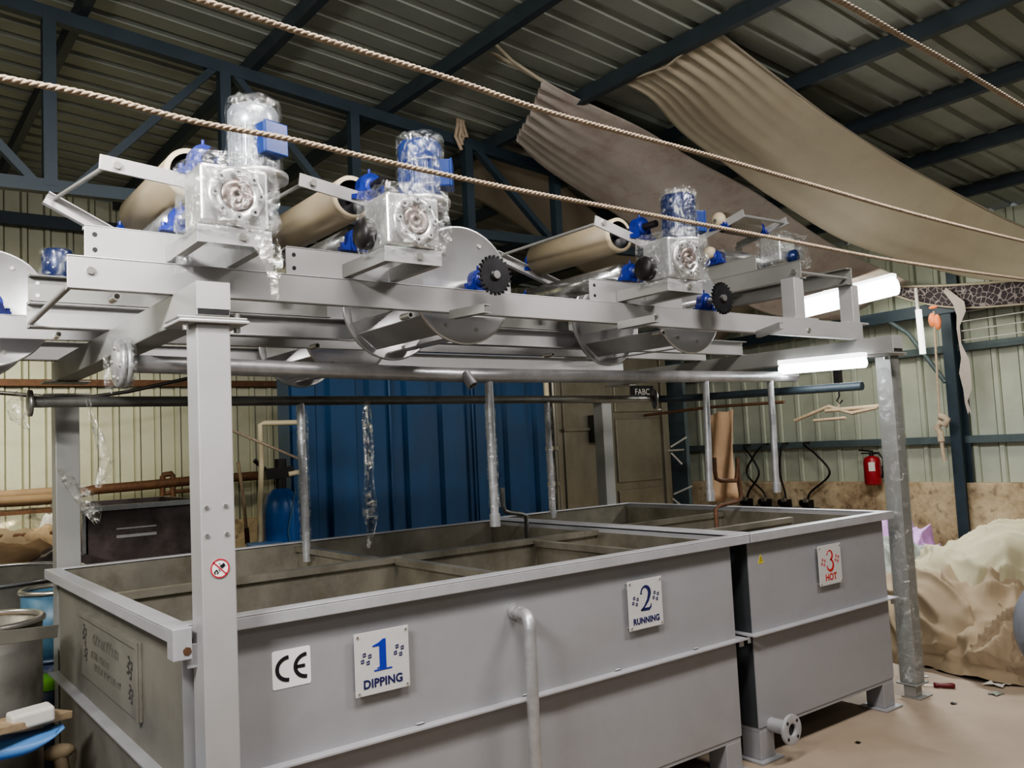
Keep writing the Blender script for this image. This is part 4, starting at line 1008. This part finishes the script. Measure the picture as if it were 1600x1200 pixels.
# tan cloth on bar
q = lambda px, py: at(px, py, x=7.4)
t = thing('drying_bar', 'thin rusty bar reaching across in front of the back corner', 'bar', q(1000,645))
l0 = Vector(t.location); b = B(); b.path([q(850,668), q(960,655), q(1040,645), q(1110,636), (at(1225,628,x=7.4))], .016, 8); b.build('bar', 'rust', t, l0)
b = B()
for px, py in ((1030,640),(930,655),(990,648)): b.sphere(q(px, py), .02, 6, (1,1.5,.6))
b.build('scrap', 'paper', t, l0)
b = B(); rows = []
for i in range(13):
    f = i/12
    rows.append([at(1106+7*f+(38-0*f)*j/8, 648+138*f-8*j/8+1.5*math.sin(j*1.3+f*4), x=7.38)+Vector((.02*math.sin(j*1.1+f*5)*(1+f), 0, 0)) for j in range(9)])
b.grid(rows); tag(b.build('tan_cloth', 'tancloth', solid=.004), 'tan cloth hanging from the rusty bar behind the hot tank', 'cloth')
# dryer cabinet
DX0, DX1, DY = 6.04, 7.80, 7.1
t = thing('dryer_cabinet', 'tall smoky stainless dryer cabinet behind the hot tank', 'cabinet', ((DX0+DX1)/2, DY, 0)); l0 = Vector(t.location)
b = B(); b.bx(DX0, DX1, DY, DY+1.4, .0, 2.75); b.build('body', 'stainless_dirty', t, l0, bevel=.01)
for (a0, a1, z0, z1) in ((6.90, 7.62, .35, 1.03), (6.90, 7.62, 1.12, 1.84), (6.90, 7.62, 1.92, 2.55), (6.12, 6.78, .35, 2.55)):
    b = B(); b.bx(a0, a1, DY-.025, DY, z0, z1); d = b.build('door', 'stainless_dirty', t, l0, bevel=.006)
b = B(); b.bx(7.66, 7.76, DY-.04, DY, .2, 2.6); b.build('frame_post', 'stainless_dirty', t, l0, bevel=.005)
b = B(); b.obx((7.76, DY-.05, 1.49), (7.86, DY-.22, 1.60), .015, .02); b.obx((7.76, DY-.05, 1.42), (7.86, DY-.12, 1.28), .015, .02); b.obx((7.7, DY-.05, 1.45), (7.95, DY-.08, 1.45), .02, .02); b.build('clamp_handle', 'bolt', t, l0); b = B()
b.obx((7.76, DY-.05, .93), (7.90, DY-.22, 1.02), .015, .02); b.obx((7.74, DY-.05, .88), (7.80, DY-.12, .80), .015, .02); b.build('clamp_handle', 'bolt', t, l0)
c = at(1003, 612, y=DY-.03); b = B(); b.bx(c.x-.19, c.x+.19, DY-.035, DY-.025, c.z-.07, c.z+.07); sp = plab(b.build('sign_plate', 'ink', t, l0), 'small black plate with pale letters')
text_mesh('FABC', .10, Vector((c.x-.0, DY-.036, c.z-.035)), X, Z, -Y, 'lettering', 'paper', sp, l0, bold=.001)
c = at(932, 670, y=DY-.05); b = B(); b.bx(c.x-.10, c.x+.10, DY-.12, DY, c.z-.15, c.z+.15); b.build('control_box', 'black', t, l0, bevel=.01)
b = B(); b.obx((6.10, DY-.04, c.z), (c.x-.1, DY-.04, c.z), .03, .03); b.build('conduit', 'stainless_dirty', t, l0)
# vertical conduit pipes left of dryer
for k, px in enumerate((858, 868)):
    c = at(px, 700, y=6.6); b = B(); b.tube((c.x, 6.6, .0), (c.x, 6.6, 2.7), .028 if k == 0 else .018, n=12)
    for z in (2.25, 1.55, 1.2): b.tube((c.x, 6.6, z-.02), (c.x, 6.6, z+.02), .04, n=12)
    tag(b.build('conduit_pipe', 'pvc' if k == 0 else 'stainless_dirty'), ('cream' if k == 0 else 'thin grey') + ' upright conduit pipe between blue cladding and dryer', 'pipe')
# dark filler sheet added to imitate shade in the far corner, right of dryer
b = B(); b.bx(8.2, 8.26, 7.2, 9.8, .2, 3.0)
tag(b.build('corner_shade_sheet', 'girt'), 'dark grey filler sheet standing for shade in the far corner behind the tan cloth', 'partition')
# blue cladded unit
BX0, BX1, BY = 3.08, 6.00, 7.2
t = thing('blue_water_tank', 'big blue ribbed tank unit standing behind the machine', 'tank', ((BX0+BX1)/2, BY, 0)); l0 = Vector(t.location)
prf = []
x = BX0
while x < BX1-.01:
    for dx, d in ((0,0),(.22,0),(.25,.05),(.34,.05),(.37,0)): prf.append((min(x+dx, BX1), d))
    x += .40
b = B(); lo = [Vector((xx, BY+d, 0)) for xx, d in prf]; hi = [Vector((xx, BY+d, 2.7)) for xx, d in prf]; b.grid([lo, hi], False)
b.bx(BX0, BX1, BY+.06, BY+.32, 0, 2.7); b.build('ribbed_shell', 'bluecab', t, l0)
b = B(); b.tube((4.05, BY-.02, .2), (4.05, BY-.02, 2.6), .02); b.tube((5.0, BY-.02, .2), (5.0, BY-.02, 2.6), .015); b.build('seam_pipe', 'bluecab', t, l0)
# blue pressure vessel with valve head and PVC
c = at(440, 800, y=6.9)
t = thing('filter_vessel', 'blue resin filter vessel with black valve head beside the blue tank', 'vessel', (c.x, 6.9, 0)); l0 = Vector(t.location)
b = B(); b.lathe([(0,.0),(.14,.0),(.15,.2),(.15,1.12),(.145,1.20),(.12,1.28),(.07,1.33),(.03,1.34)], (c.x, 6.9, 0), Z, 28); b.build('vessel_body', 'bluevessel', t, l0)
b = B(); b.tube((c.x,6.9,1.33),(c.x,6.9,1.42),.045,n=14); b.obx((c.x-.14,6.9,1.46),(c.x+.10,6.9,1.47),.10,.09); b.tube((c.x,6.9,1.5),(c.x,6.9,1.58),.05,n=12); b.tube((c.x-.1,6.9,1.47),(c.x-.22,6.9,1.58),.018,n=8)
b.build('valve_head', 'black', t, l0)
b = B(); x0 = c.x-.19
b.path([(x0-.03,6.88,.2),(x0,6.88,1.2),(x0+.02,6.88,1.52),(x0+.02,6.88,1.87),(x0+.05,6.88,1.88),(c.x+.16,6.88,1.88)], .022, 10)
b.path([(c.x+.05,6.86,1.45),(c.x+.12,6.86,1.46),(c.x+.16,6.86,1.46)], .022, 10); b.build('pvc_pipe', 'pvc', t, l0)
b = B(); b.path([(c.x+.06,6.74,1.33),(c.x-.02,6.73,1.0),(c.x+.02,6.73,.75),(c.x+.12,6.74,.70),(c.x+.2,6.76,.76)], .006, 6); b.path([(c.x+.09,6.74,1.40),(c.x+.11,6.73,1.0),(c.x+.12,6.73,.72)], .006, 6); b.build('cable', 'bluedrum', t, l0)
b = B(); b.bx(c.x+.08, c.x+.16, 6.70, 6.75, .58, .72); b.build('plug', 'black', t, l0, bevel=.01)
# mop leaning
q = lambda px, py, yy=7.2: at(px, py, y=yy)
t = thing('squeegee', 'long handled wooden squeegee leaning against the back wall', 'tool', q(388,800)); l0 = Vector(t.location)
b = B(); b.path([q(372,722), q(380,775), q(386,840)], .015, 8); b.build('handle', 'wood', t, l0)
b = B(); b.tube(q(385,825), q(387,850), .02, n=10); b.build('socket', 'rust', t, l0)
c = q(382, 848); b = B(); b.bx(c.x-.10, c.x+.12, 6.6, 6.9, .55, .92); tag(b.build('plastic_crate', 'bluechair', bevel=.01), 'light blue plastic crate behind the tank rim left of the vessel', 'crate')
# white cord diagonal
b = B(); b.path([at(300,650,y=6.2), at(363,673,y=6.2), at(465,716,y=6.2)], .010, 6); tag(b.build('cord', 'rope'), 'pale cord slanting down in front of the back wall', 'cord')
b = B(); b.path([at(-20,612,y=8.5), at(60,619,y=8.5), at(130,622,y=8.5), at(200,612,y=8.5), at(300,590,y=8.5)], .018, 6); tag(b.build('cable', 'black'), 'slack black cable across the back wall under the girt', 'cable')
# rusty pipe on the wall with loop
b = B(); q = lambda px, py: at(px, py, y=9.6)
b.path([q(95,776), q(150,765), q(230,758), q(310,750), q(420,742), q(480,738)], .05, 10)
tag(b.build('wall_pipe', 'rust'), 'thick rusty pipe running along the back wall', 'pipe')
b = B(); b.path([q(254,775), q(254,745), q(256,742), q(268,740), q(270,743), q(270,776)], .03, 8); b.path([q(255,772), q(275,768), q(300,766)], .022, 8); tag(b.build('pipe_loop', 'rust'), 'square rusty pipe loop standing over the wall pipe', 'pipe')
# dark vat back left
VY = 6.6
c0 = at(132, 792, y=VY); c1 = at(330, 777, y=VY)
t = thing('dark_vat', 'blackened open steel vat behind the left end of the long tank', 'vat', (c0.x+.5, VY, 0)); l0 = Vector(t.location)
x0, x1, zt = c0.x, c1.x-.05, 1.31
b = B(); b.bx(x0, x1, VY, VY+.02, .25, zt); b.bx(x0, x0+.02, VY, VY+1.1, .25, zt); b.bx(x1-.02, x1, VY, VY+1.1, .25, zt); b.bx(x0, x1, VY+1.08, VY+1.1, .25, zt); b.bx(x0, x1, VY, VY+1.1, .23, .25); b.build('wall_panel', 'vat', t, l0)
b = B(); b.bx(x0-.02, x1+.02, VY-.03, VY, zt-.03, zt+.005); b.bx(x0-.03, x0, VY-.02, VY+1.1, zt-.03, zt+.005); b.bx(x0-.02, x0+.005, VY-.012, VY, .75, zt-.03); b.build('rim', 'steel', t, l0)
b = B(); b.obx((x0-.05, VY-.05, .98), (x0+.38, VY-.5, .80), .05, .06); b.obx((x0+.0, VY-.1, .92), (x0+.3, VY-.55, .78), .04, .04); b.build('chute', 'vat', t, l0)
for lx in (x0+.05, x1-.11):
    for ly in (VY+.05, VY+.99):
        b = B(); b.bx(lx, lx+.06, ly, ly+.06, 0, .23); b.build('leg', 'vat', t, l0)
b = B(); b.bx(x1-.62, x1-.35, VY-.006, VY, 1.08, 1.10); b.bx(x1-.62, x1-.35, VY-.006, VY, 1.14, 1.15); b.build('pale_strip', 'pipe', t, l0)  # two thin pale bars on the front panel

# left-hand clutter
def drum(name, px, py_top, yy, r, ztop, zbot, m, rim_m, label, fill=None, n=36, seam=True):
    c = at(px, py_top, y=yy); t = thing(name, label, 'drum', (c.x, yy, zbot)); h = ztop-zbot
    b = B(); b.lathe([(0,0),(r,0),(r,h),(r-.008,h),(r-.008,.03),(0,.03)], (0,0,0), Z, n); b.build('shell', m, t)
    b = B(); b.lathe([(r-.01,h-.012),(r+.012,h-.012),(r+.014,h),(r+.006,h+.010),(r-.010,h+.008)], (0,0,0), Z, n, True, True); b.build('rim', rim_m, t)
    if seam:
        b = B(); b.lathe([(r,h*.55-.02),(r+.012,h*.55-.012),(r+.012,h*.55+.012),(r,h*.55+.02)], (0,0,0), Z, n); b.build('hoop', rim_m if seam == 2 else m, t)
    if fill:
        b = B(); b.lathe([(0,0),(r-.012,0)], (0,0,h-fill[0]), Z, n); b.build('contents', fill[1], t)
    return t
drum('steel_drum', -34, 965, 4.25, .235, .975, .0, 'drum', 'bolt', 'round steel drum with pale rim cut by the left edge', (.10, 'bag'), seam=False)
drum('steel_drum', -40, 905, 6.1, .60, .97, .0, 'drum', 'steel', 'wide steel drum with bright band behind the pale rimmed drum', seam=2)
drum('plastic_bucket', 86, 930, 5.3, .165, .945, .60, 'bluedrum', 'bolt', 'pale blue bucket squeezed between drum and tank end', (.05, 'drum'), seam=False)
drum('plastic_barrel', 84, 1000, 5.3, .19, .60, .0, 'navydrum', 'navydrum', 'dark blue barrel with pale patches beneath the blue bucket', seam=False)
b = B(); b.obx(at(-40,1002,y=3.72), at(89,986,y=3.98), .012, .05); tag(b.build('steel_rail', 'tank_side', bevel=.002), 'dusty flat steel rail in front of the pale rimmed drum', 'rail')
c = at(74, 1064, y=4.98); t = thing('storage_bin', 'dark bin with bright green lid between drum and tank end', 'bin', (c.x, 4.98, 0))
b = B(); b.lathe([(0,0),(.075,0),(.09,c.z-.02),(0,c.z-.02)], (0,0,0), Z, 24); b.build('bin_body', 'navydrum', t)
b = B(); b.lathe([(.094,c.z-.03),(.096,c.z+.01),(.07,c.z+.025),(0,c.z+.028)], (0,0,0), Z, 24); b.build('lid', 'green', t)
# plank with white packet, blue seat
b = B(); b.obx(at(-60,1150,y=3.72), at(94,1114,y=3.92), .14, .03); tag(b.build('plank', 'wood', bevel=.004), 'worn plank in front of the steel drum at left', 'plank')
c = at(48, 1124, y=3.80); b = B(); b.bx(-.075, .075, -.04, .04, -.028, .03); o = b.build('packet', 'paper', bevel=.01); o.location = c+Z*.01; o.rotation_euler = (.1, -.05, .15); tag(o, 'small white packet lying on the worn plank', 'packet')
t = thing('plastic_chair', 'light blue plastic chair cut off at the lower left', 'chair', at(20,1165,y=3.85)); l0 = Vector(t.location)
b = B(); rows = []
topc = [at(px, py, y=3.85) for px, py in ((-60,1158),(0,1150),(50,1142),(85,1134),(98,1131))]; botc = [at(px, py, y=3.78) for px, py in ((-60,1198),(0,1187),(45,1176),(75,1158),(97,1134))]
for v in range(6): rows.append([a.lerp(b_, v/5)+Vector((0,-.05*math.sin(v/5*PI),0)) for a, b_ in zip(spline(topc, 14), spline(botc, 14))])
b.grid(rows); b.build('backrest', 'bluechair', t, l0, solid=.006)
b = B(); z = at(40,1180,y=3.7).z; xx = at(20,1180,y=3.7).x
b.bx(xx-.3, xx+.12, 3.45, 3.80, z-.16, z-.14); b.build('seat', 'bluechair', t, l0, bevel=.02)
for sx in (-.27, .10):
    for sy in (3.48, 3.77):
        b = B(); b.tube((xx+sx, sy, z-.16), (xx+sx+(.03 if sx > 0 else -.03), sy, 0), .022, .018, n=10); b.build('leg', 'bluechair', t, l0)
b = B(); c = at(92,1175,y=4.3); b.sphere(c, .05, 8, (1.3, .7, .7)); b.tube(c, c+Vector((.02,0,-.12)), .03, n=8); tag(b.build('rag', 'heap2'), 'crumpled tan rag beside the chair at the tank foot', 'cloth')
# brown dust sheet, pole and sacks far left
def lump(c, r, sc_, seed, amp=.25, n=14):
    b = B(); b.sphere((0,0,0), r, n)
    for i in range(len(b.v)):
        p = b.v[i]; k = 1+amp*noise.noise(p/r*1.7+Vector((seed,0,0)))+amp*.5*noise.noise(p/r*4+Vector((0,seed,0)))
        b.v[i] = Vector(c)+Vector((p.x*sc_[0]*k, p.y*sc_[1]*k, p.z*sc_[2]*k))
    return b
rows = []; b = B()
for i in range(15):
    f = i/14; row = []
    for j in range(15):
        g_ = j/14; c = at(-40+135*g_, 766+68*f, y=8.6-.5*f)
        row.append(c+Vector((0, .10*noise.noise(Vector((g_*4+f*2, f*3, .3))), .02*math.sin(g_*9+f*3))))
    rows.append(row)
b.grid(rows); tag(b.build('dust_sheet', 'sheet'), 'brownish clear dust sheet draped over racking at far left', 'sheet')
t = thing('storage_rack', 'low steel rack under the dust sheet at far left', 'rack', (.9, 8.45, 0)); l0 = Vector(t.location)
b = B(); b.bx(.35, 1.55, 8.25, 8.75, 1.22, 1.25); b.bx(.35, 1.55, 8.25, 8.75, .55, .58); b.build('shelf', 'rust', t, l0)
for lx in (.35, 1.51):
    for ly in (8.25, 8.71):
        b = B(); b.bx(lx, lx+.04, ly, ly+.04, 0, 1.22); b.build('leg', 'rust', t, l0)
b = B(); b.path([at(-40,778,y=8.4), at(20,775,y=8.4), at(88,770,y=8.4)], .05, 8); b.path([at(-40,786,y=8.3), at(30,783,y=8.3), at(90,779,y=8.3)], .045, 8); tag(b.build('folded_cloth', 'cardboard'), 'folded brown cloth lying along the top of the dust sheet', 'cloth')
b = B(); b.path([at(-40,842,y=7.6), at(30,838,y=7.6), at(86,834,y=7.6)], .022, 8); tag(b.build('pole', 'rust'), 'rusty horizontal pole above the sacks at far left', 'pole')
sk = [((10,856,7.7), .22, (1.2,.8,.6), 'heap2', 'pale sack in the dark pile under the pole, leftmost'), ((66,852,7.7), .22, (1.1,.8,.6), 'bag', 'tan sack in the pile near the rear post'), ((22,885,7.5), .24, (1.3,.8,.7), 'cardboard', 'brown sack low in the pile beside the drum band'), ((70,890,7.5), .24, (.9,.8,.8), 'vat', 'black sack low in the pile by the rear post')]
for k, ((px, py, yy), r, s_, m, lb) in enumerate(sk): tag(lump(at(px, py, y=yy), r, s_, k*3.1, .35).build('sack', m), lb, 'sack', 'sacks in the pile')
b = lump(at(78, 826, y=7.9), .12, (.6,.6,1), 5); tag(b.build('sack', 'paper'), 'small white bag beside the rear post', 'sack', 'sacks in the pile')

# ================================================================== FABRIC HEAP
def cloth_mound(c, R, h, ang, seed, freq=9, amp=.05, n=150, m=80, squash=1.0, lo=-.02):
    """draped crumpled cloth: dome with sharp directional folds."""
    b = B(); rows = []; ca, sa = math.cos(ang), math.sin(ang)
    for j in range(m+1):
        rho = j/m; row = []
        for i in range(n+1):
            a = 2*PI*(i % n)/n; rr = rho*(1+.16*noise.noise(Vector((math.cos(a)*1.3+seed, math.sin(a)*1.3, 0))))
            x = math.cos(a)*rr*R[0]; y = math.sin(a)*rr*R[1]
            z = h*(1-rho**2.6)**.62 if rho < 1 else 0
            u = x*ca+y*sa; v = -x*sa+y*ca
            w = noise.noise(Vector((x*1.6+seed, y*1.6, .5)))*1.1
            q1 = 1-min(1, abs(noise.noise(Vector((u*.9+w*.35, v*freq*.42+w*1.0+z*1.6, seed))))*2.6)
            q2 = 1-min(1, abs(noise.noise(Vector((u*1.8+w*.7, v*freq*.9+w*1.6+z*3.0, seed+7))))*2.4)
            q3 = 1-min(1, abs(noise.noise(Vector((x*4+w, y*4-z*4, seed+3+z*3))))*2.4)
            f3 = noise.noise(Vector((x*2.2, y*2.2, seed+z*2)))
            k = (q1**2*1.6 + q2**2*1.0 + q3**2*.55)*amp + f3*amp*1.7
            nrm = Vector((math.cos(a)*rho, math.sin(a)*rho, .75+.4*(1-rho))).normalized()
            p = Vector((x, y, z)) + nrm*k*(1 if rho < .97 else .3)
            p.z = max(p.z, lo+.012*abs(math.sin(i*1.7)))
            row.append(Vector(c)+p)
        rows.append(row)
    return b.grid(rows)
H = [((6.90, 2.80, .0), (.95, .85), .76, .6, 1.3, 5, .055, 'heap1', 'pale cream cloth draped over the top of the fabric heap'),
     ((6.50, 2.75, 0), (.85, .85), .42, .25, 4.6, 8, .085, 'heap2', 'beige cloth bunched in the middle of the fabric heap'),
     ((6.16, 3.05, 0), (.50, .58), .46, 1.2, 8.2, 6, .07, 'heap2', 'smooth tan fold spilling at the front left of the fabric heap'),
     ((6.22, 2.52, 0), (.62, .60), .30, .1, 11.7, 8, .075, 'heap3', 'brown grey cloth at the front right foot of the fabric heap'),
     ((6.45, 2.22, 0), (.50, .50), .34, .9, 23.1, 7, .06, 'heap2', 'crumpled tan cloth at the right of the fabric heap'),
     ((6.80, 3.75, 0), (.55, .50), .52, .9, 15.2, 9, .07, 'heap4', 'dark grey cloth at the back left of the fabric heap'),
     ((7.35, 4.05, 0), (.40, .40), .62, .3, 19.0, 9, .06, 'heap5', 'lilac cloth peeping over the back of the fabric heap')]
for (c, R_, h, an, sd, fq, am, m, lb) in H:
    tag(cloth_mound(c, R_, h, an, sd, fq, am).build('fabric_bundle', m), lb, 'cloth', 'fabric heap')
# floor bits
t = thing('screwdriver', 'screwdriver with dark red handle lying on the floor', 'tool', (5.30, 2.72, .016), -1.05)
b = B(); b.lathe([(0,-.06),(.014,-.058),(.017,-.04),(.013,-.02),(.017,.0),(.017,.05),(.011,.06),(0,.06)], (0,0,0), X, 16); b.build('handle', 'redhandle', t)
b = B(); b.tube((-.06,0,-.004),(-.17,.0,-.010),.0035,n=8); b.build('blade', 'bolt', t)
rl = random.Random(5)
def scrap(px, py, s, m, lb, cat='scrap'):
    c = at(px, py, z=.004); b = B(); rows = [[Vector((c.x+s*(i-1.5)*.5+rl.uniform(-.2,.2)*s, c.y+s*(j-1.5)*.4+rl.uniform(-.2,.2)*s, .004+abs(rl.gauss(0,.25))*s*.35)) for i in range(4)] for j in range(4)]
    b.grid(rows, False); return tag(b.build('floor_scrap', m, solid=.002), lb, cat, 'scraps on the floor')
scrap(1562,1070,.09,'paper','crumpled pale film scrap on the floor at right')
scrap(1555,1084,.045,'heap4','grey scrap just below the pale film scrap')
scrap(1490,1099,.022,'black','tiny dark chip on the floor below the screwdriver')
scrap(1447,1057,.018,'white','tiny white chip on the floor by the right post')
scrap(1324,1088,.022,'black','tiny dark chip on the floor beside the hot tank leg')
scrap(1262,1103,.015,'black','tiny dark chip on the floor near the drain flange')
scrap(1340,1160,.018,'black','tiny dark chip on the open floor at lower right')
scrap(1537,1048,.03,'heap4','grey scrap at the foot of the fabric heap')
# grey round casing at the right edge
cc = Vector((3.55, 1.28, .83))
t = thing('machine_casing', 'chipped grey-blue round machine casing cut by the right edge', 'machine', (cc.x, cc.y, 0)); l0 = Vector(t.location)
axd = Vector((.85, .53, 0)).normalized()
b = B(); b.lathe([(0,-.16),(.16,-.16),(.21,-.12),(.23,-.05),(.23,.05),(.21,.12),(0,.13)], cc, axd, 36); b.build('casing', 'casing', t, l0)
b = B(); b.tube(cc-axd*.161, cc-axd*.166, .012, n=10); b.tube(cc-axd*.10+Z*.22, cc-axd*.10+Z*.25, .012, n=10); b.build('bolt', 'bolt', t, l0)
sd = Vector((axd.y, -axd.x, 0))
for k in (-1, 1):
    b = B(); b.obx(cc+axd*.06*k-sd*.0+Z*(-.1), Vector((cc.x, cc.y, 0))+axd*.10*k+sd*.03*k, .06, .05, sd); b.build('leg', 'black', t, l0)

# ================================================================== LIGHT
def area(name, loc, tgt, sx, sy, e, col=(1, .97, .92)):
    la = bpy.data.lights.new(name, 'AREA'); la.shape = 'RECTANGLE'; la.size = sx; la.size_y = sy; la.energy = e; la.color = col
    o = bpy.data.objects.new(name, la); COL.objects.link(o); o.location = loc
    o.rotation_euler = (Vector(tgt)-Vector(loc)).to_track_quat('-Z', 'Y').to_euler(); return o
area('unseen_hall_light', (1.0, 1.15, 4.15), (1.2, 2.5, 1.0), 1.3, .25, 84, (1, .95, .92))
area('unseen_hall_light', (3.7, .95, 3.95), (3.6, 2.6, 1.0), 1.3, .25, 66, (1, .95, .93))
area('unseen_hall_light', (.4, -1.6, 3.6), (1.8, 3.0, 1.7), 1.6, .5, 14, (1, .96, .93))  # added fill from behind the camera, no fixture there
area('unseen_hall_light', (-1.0, 1.4, 3.1), (.5, 3.2, 2.2), 1.0, .2, 40, (1, .98, .96)).data.spread = 1.6
area('unseen_wall_light', (-1.0, 5.2, 2.9), (.9, 5.0, .8), 1.0, .2, 16, (1, .95, .74))
area('unseen_wall_light', (.9, 7.4, 3.0), (.9, 10, 1.0), 1.2, .2, 34, (1, .95, .76)).data.spread = 2.0  # added light brightening the back wall, no fixture
area('unseen_wall_light', (8.1, 1.6, 3.2), (8.6, 3.4, .6), 1.4, .4, 20, (1, .96, .84))  # added light over the fabric heap, source unseen
area('unseen_wall_light', (8.3, 4.9, 3.1), (9.6, 4.9, 1.3), 1.4, .3, 17, (1, .98, .86))  # added light to lift the right wall sheet
w = bpy.data.worlds.new('world'); sc.world = w; w.use_nodes = True
w.node_tree.nodes['Background'].inputs[0].default_value = (.80, .84, .85, 1); w.node_tree.nodes['Background'].inputs[1].default_value = .15
sc.view_settings.view_transform = 'AgX'
try: sc.view_settings.look = 'AgX - Medium High Contrast'
except Exception: pass
sc.view_settings.exposure = 0.36
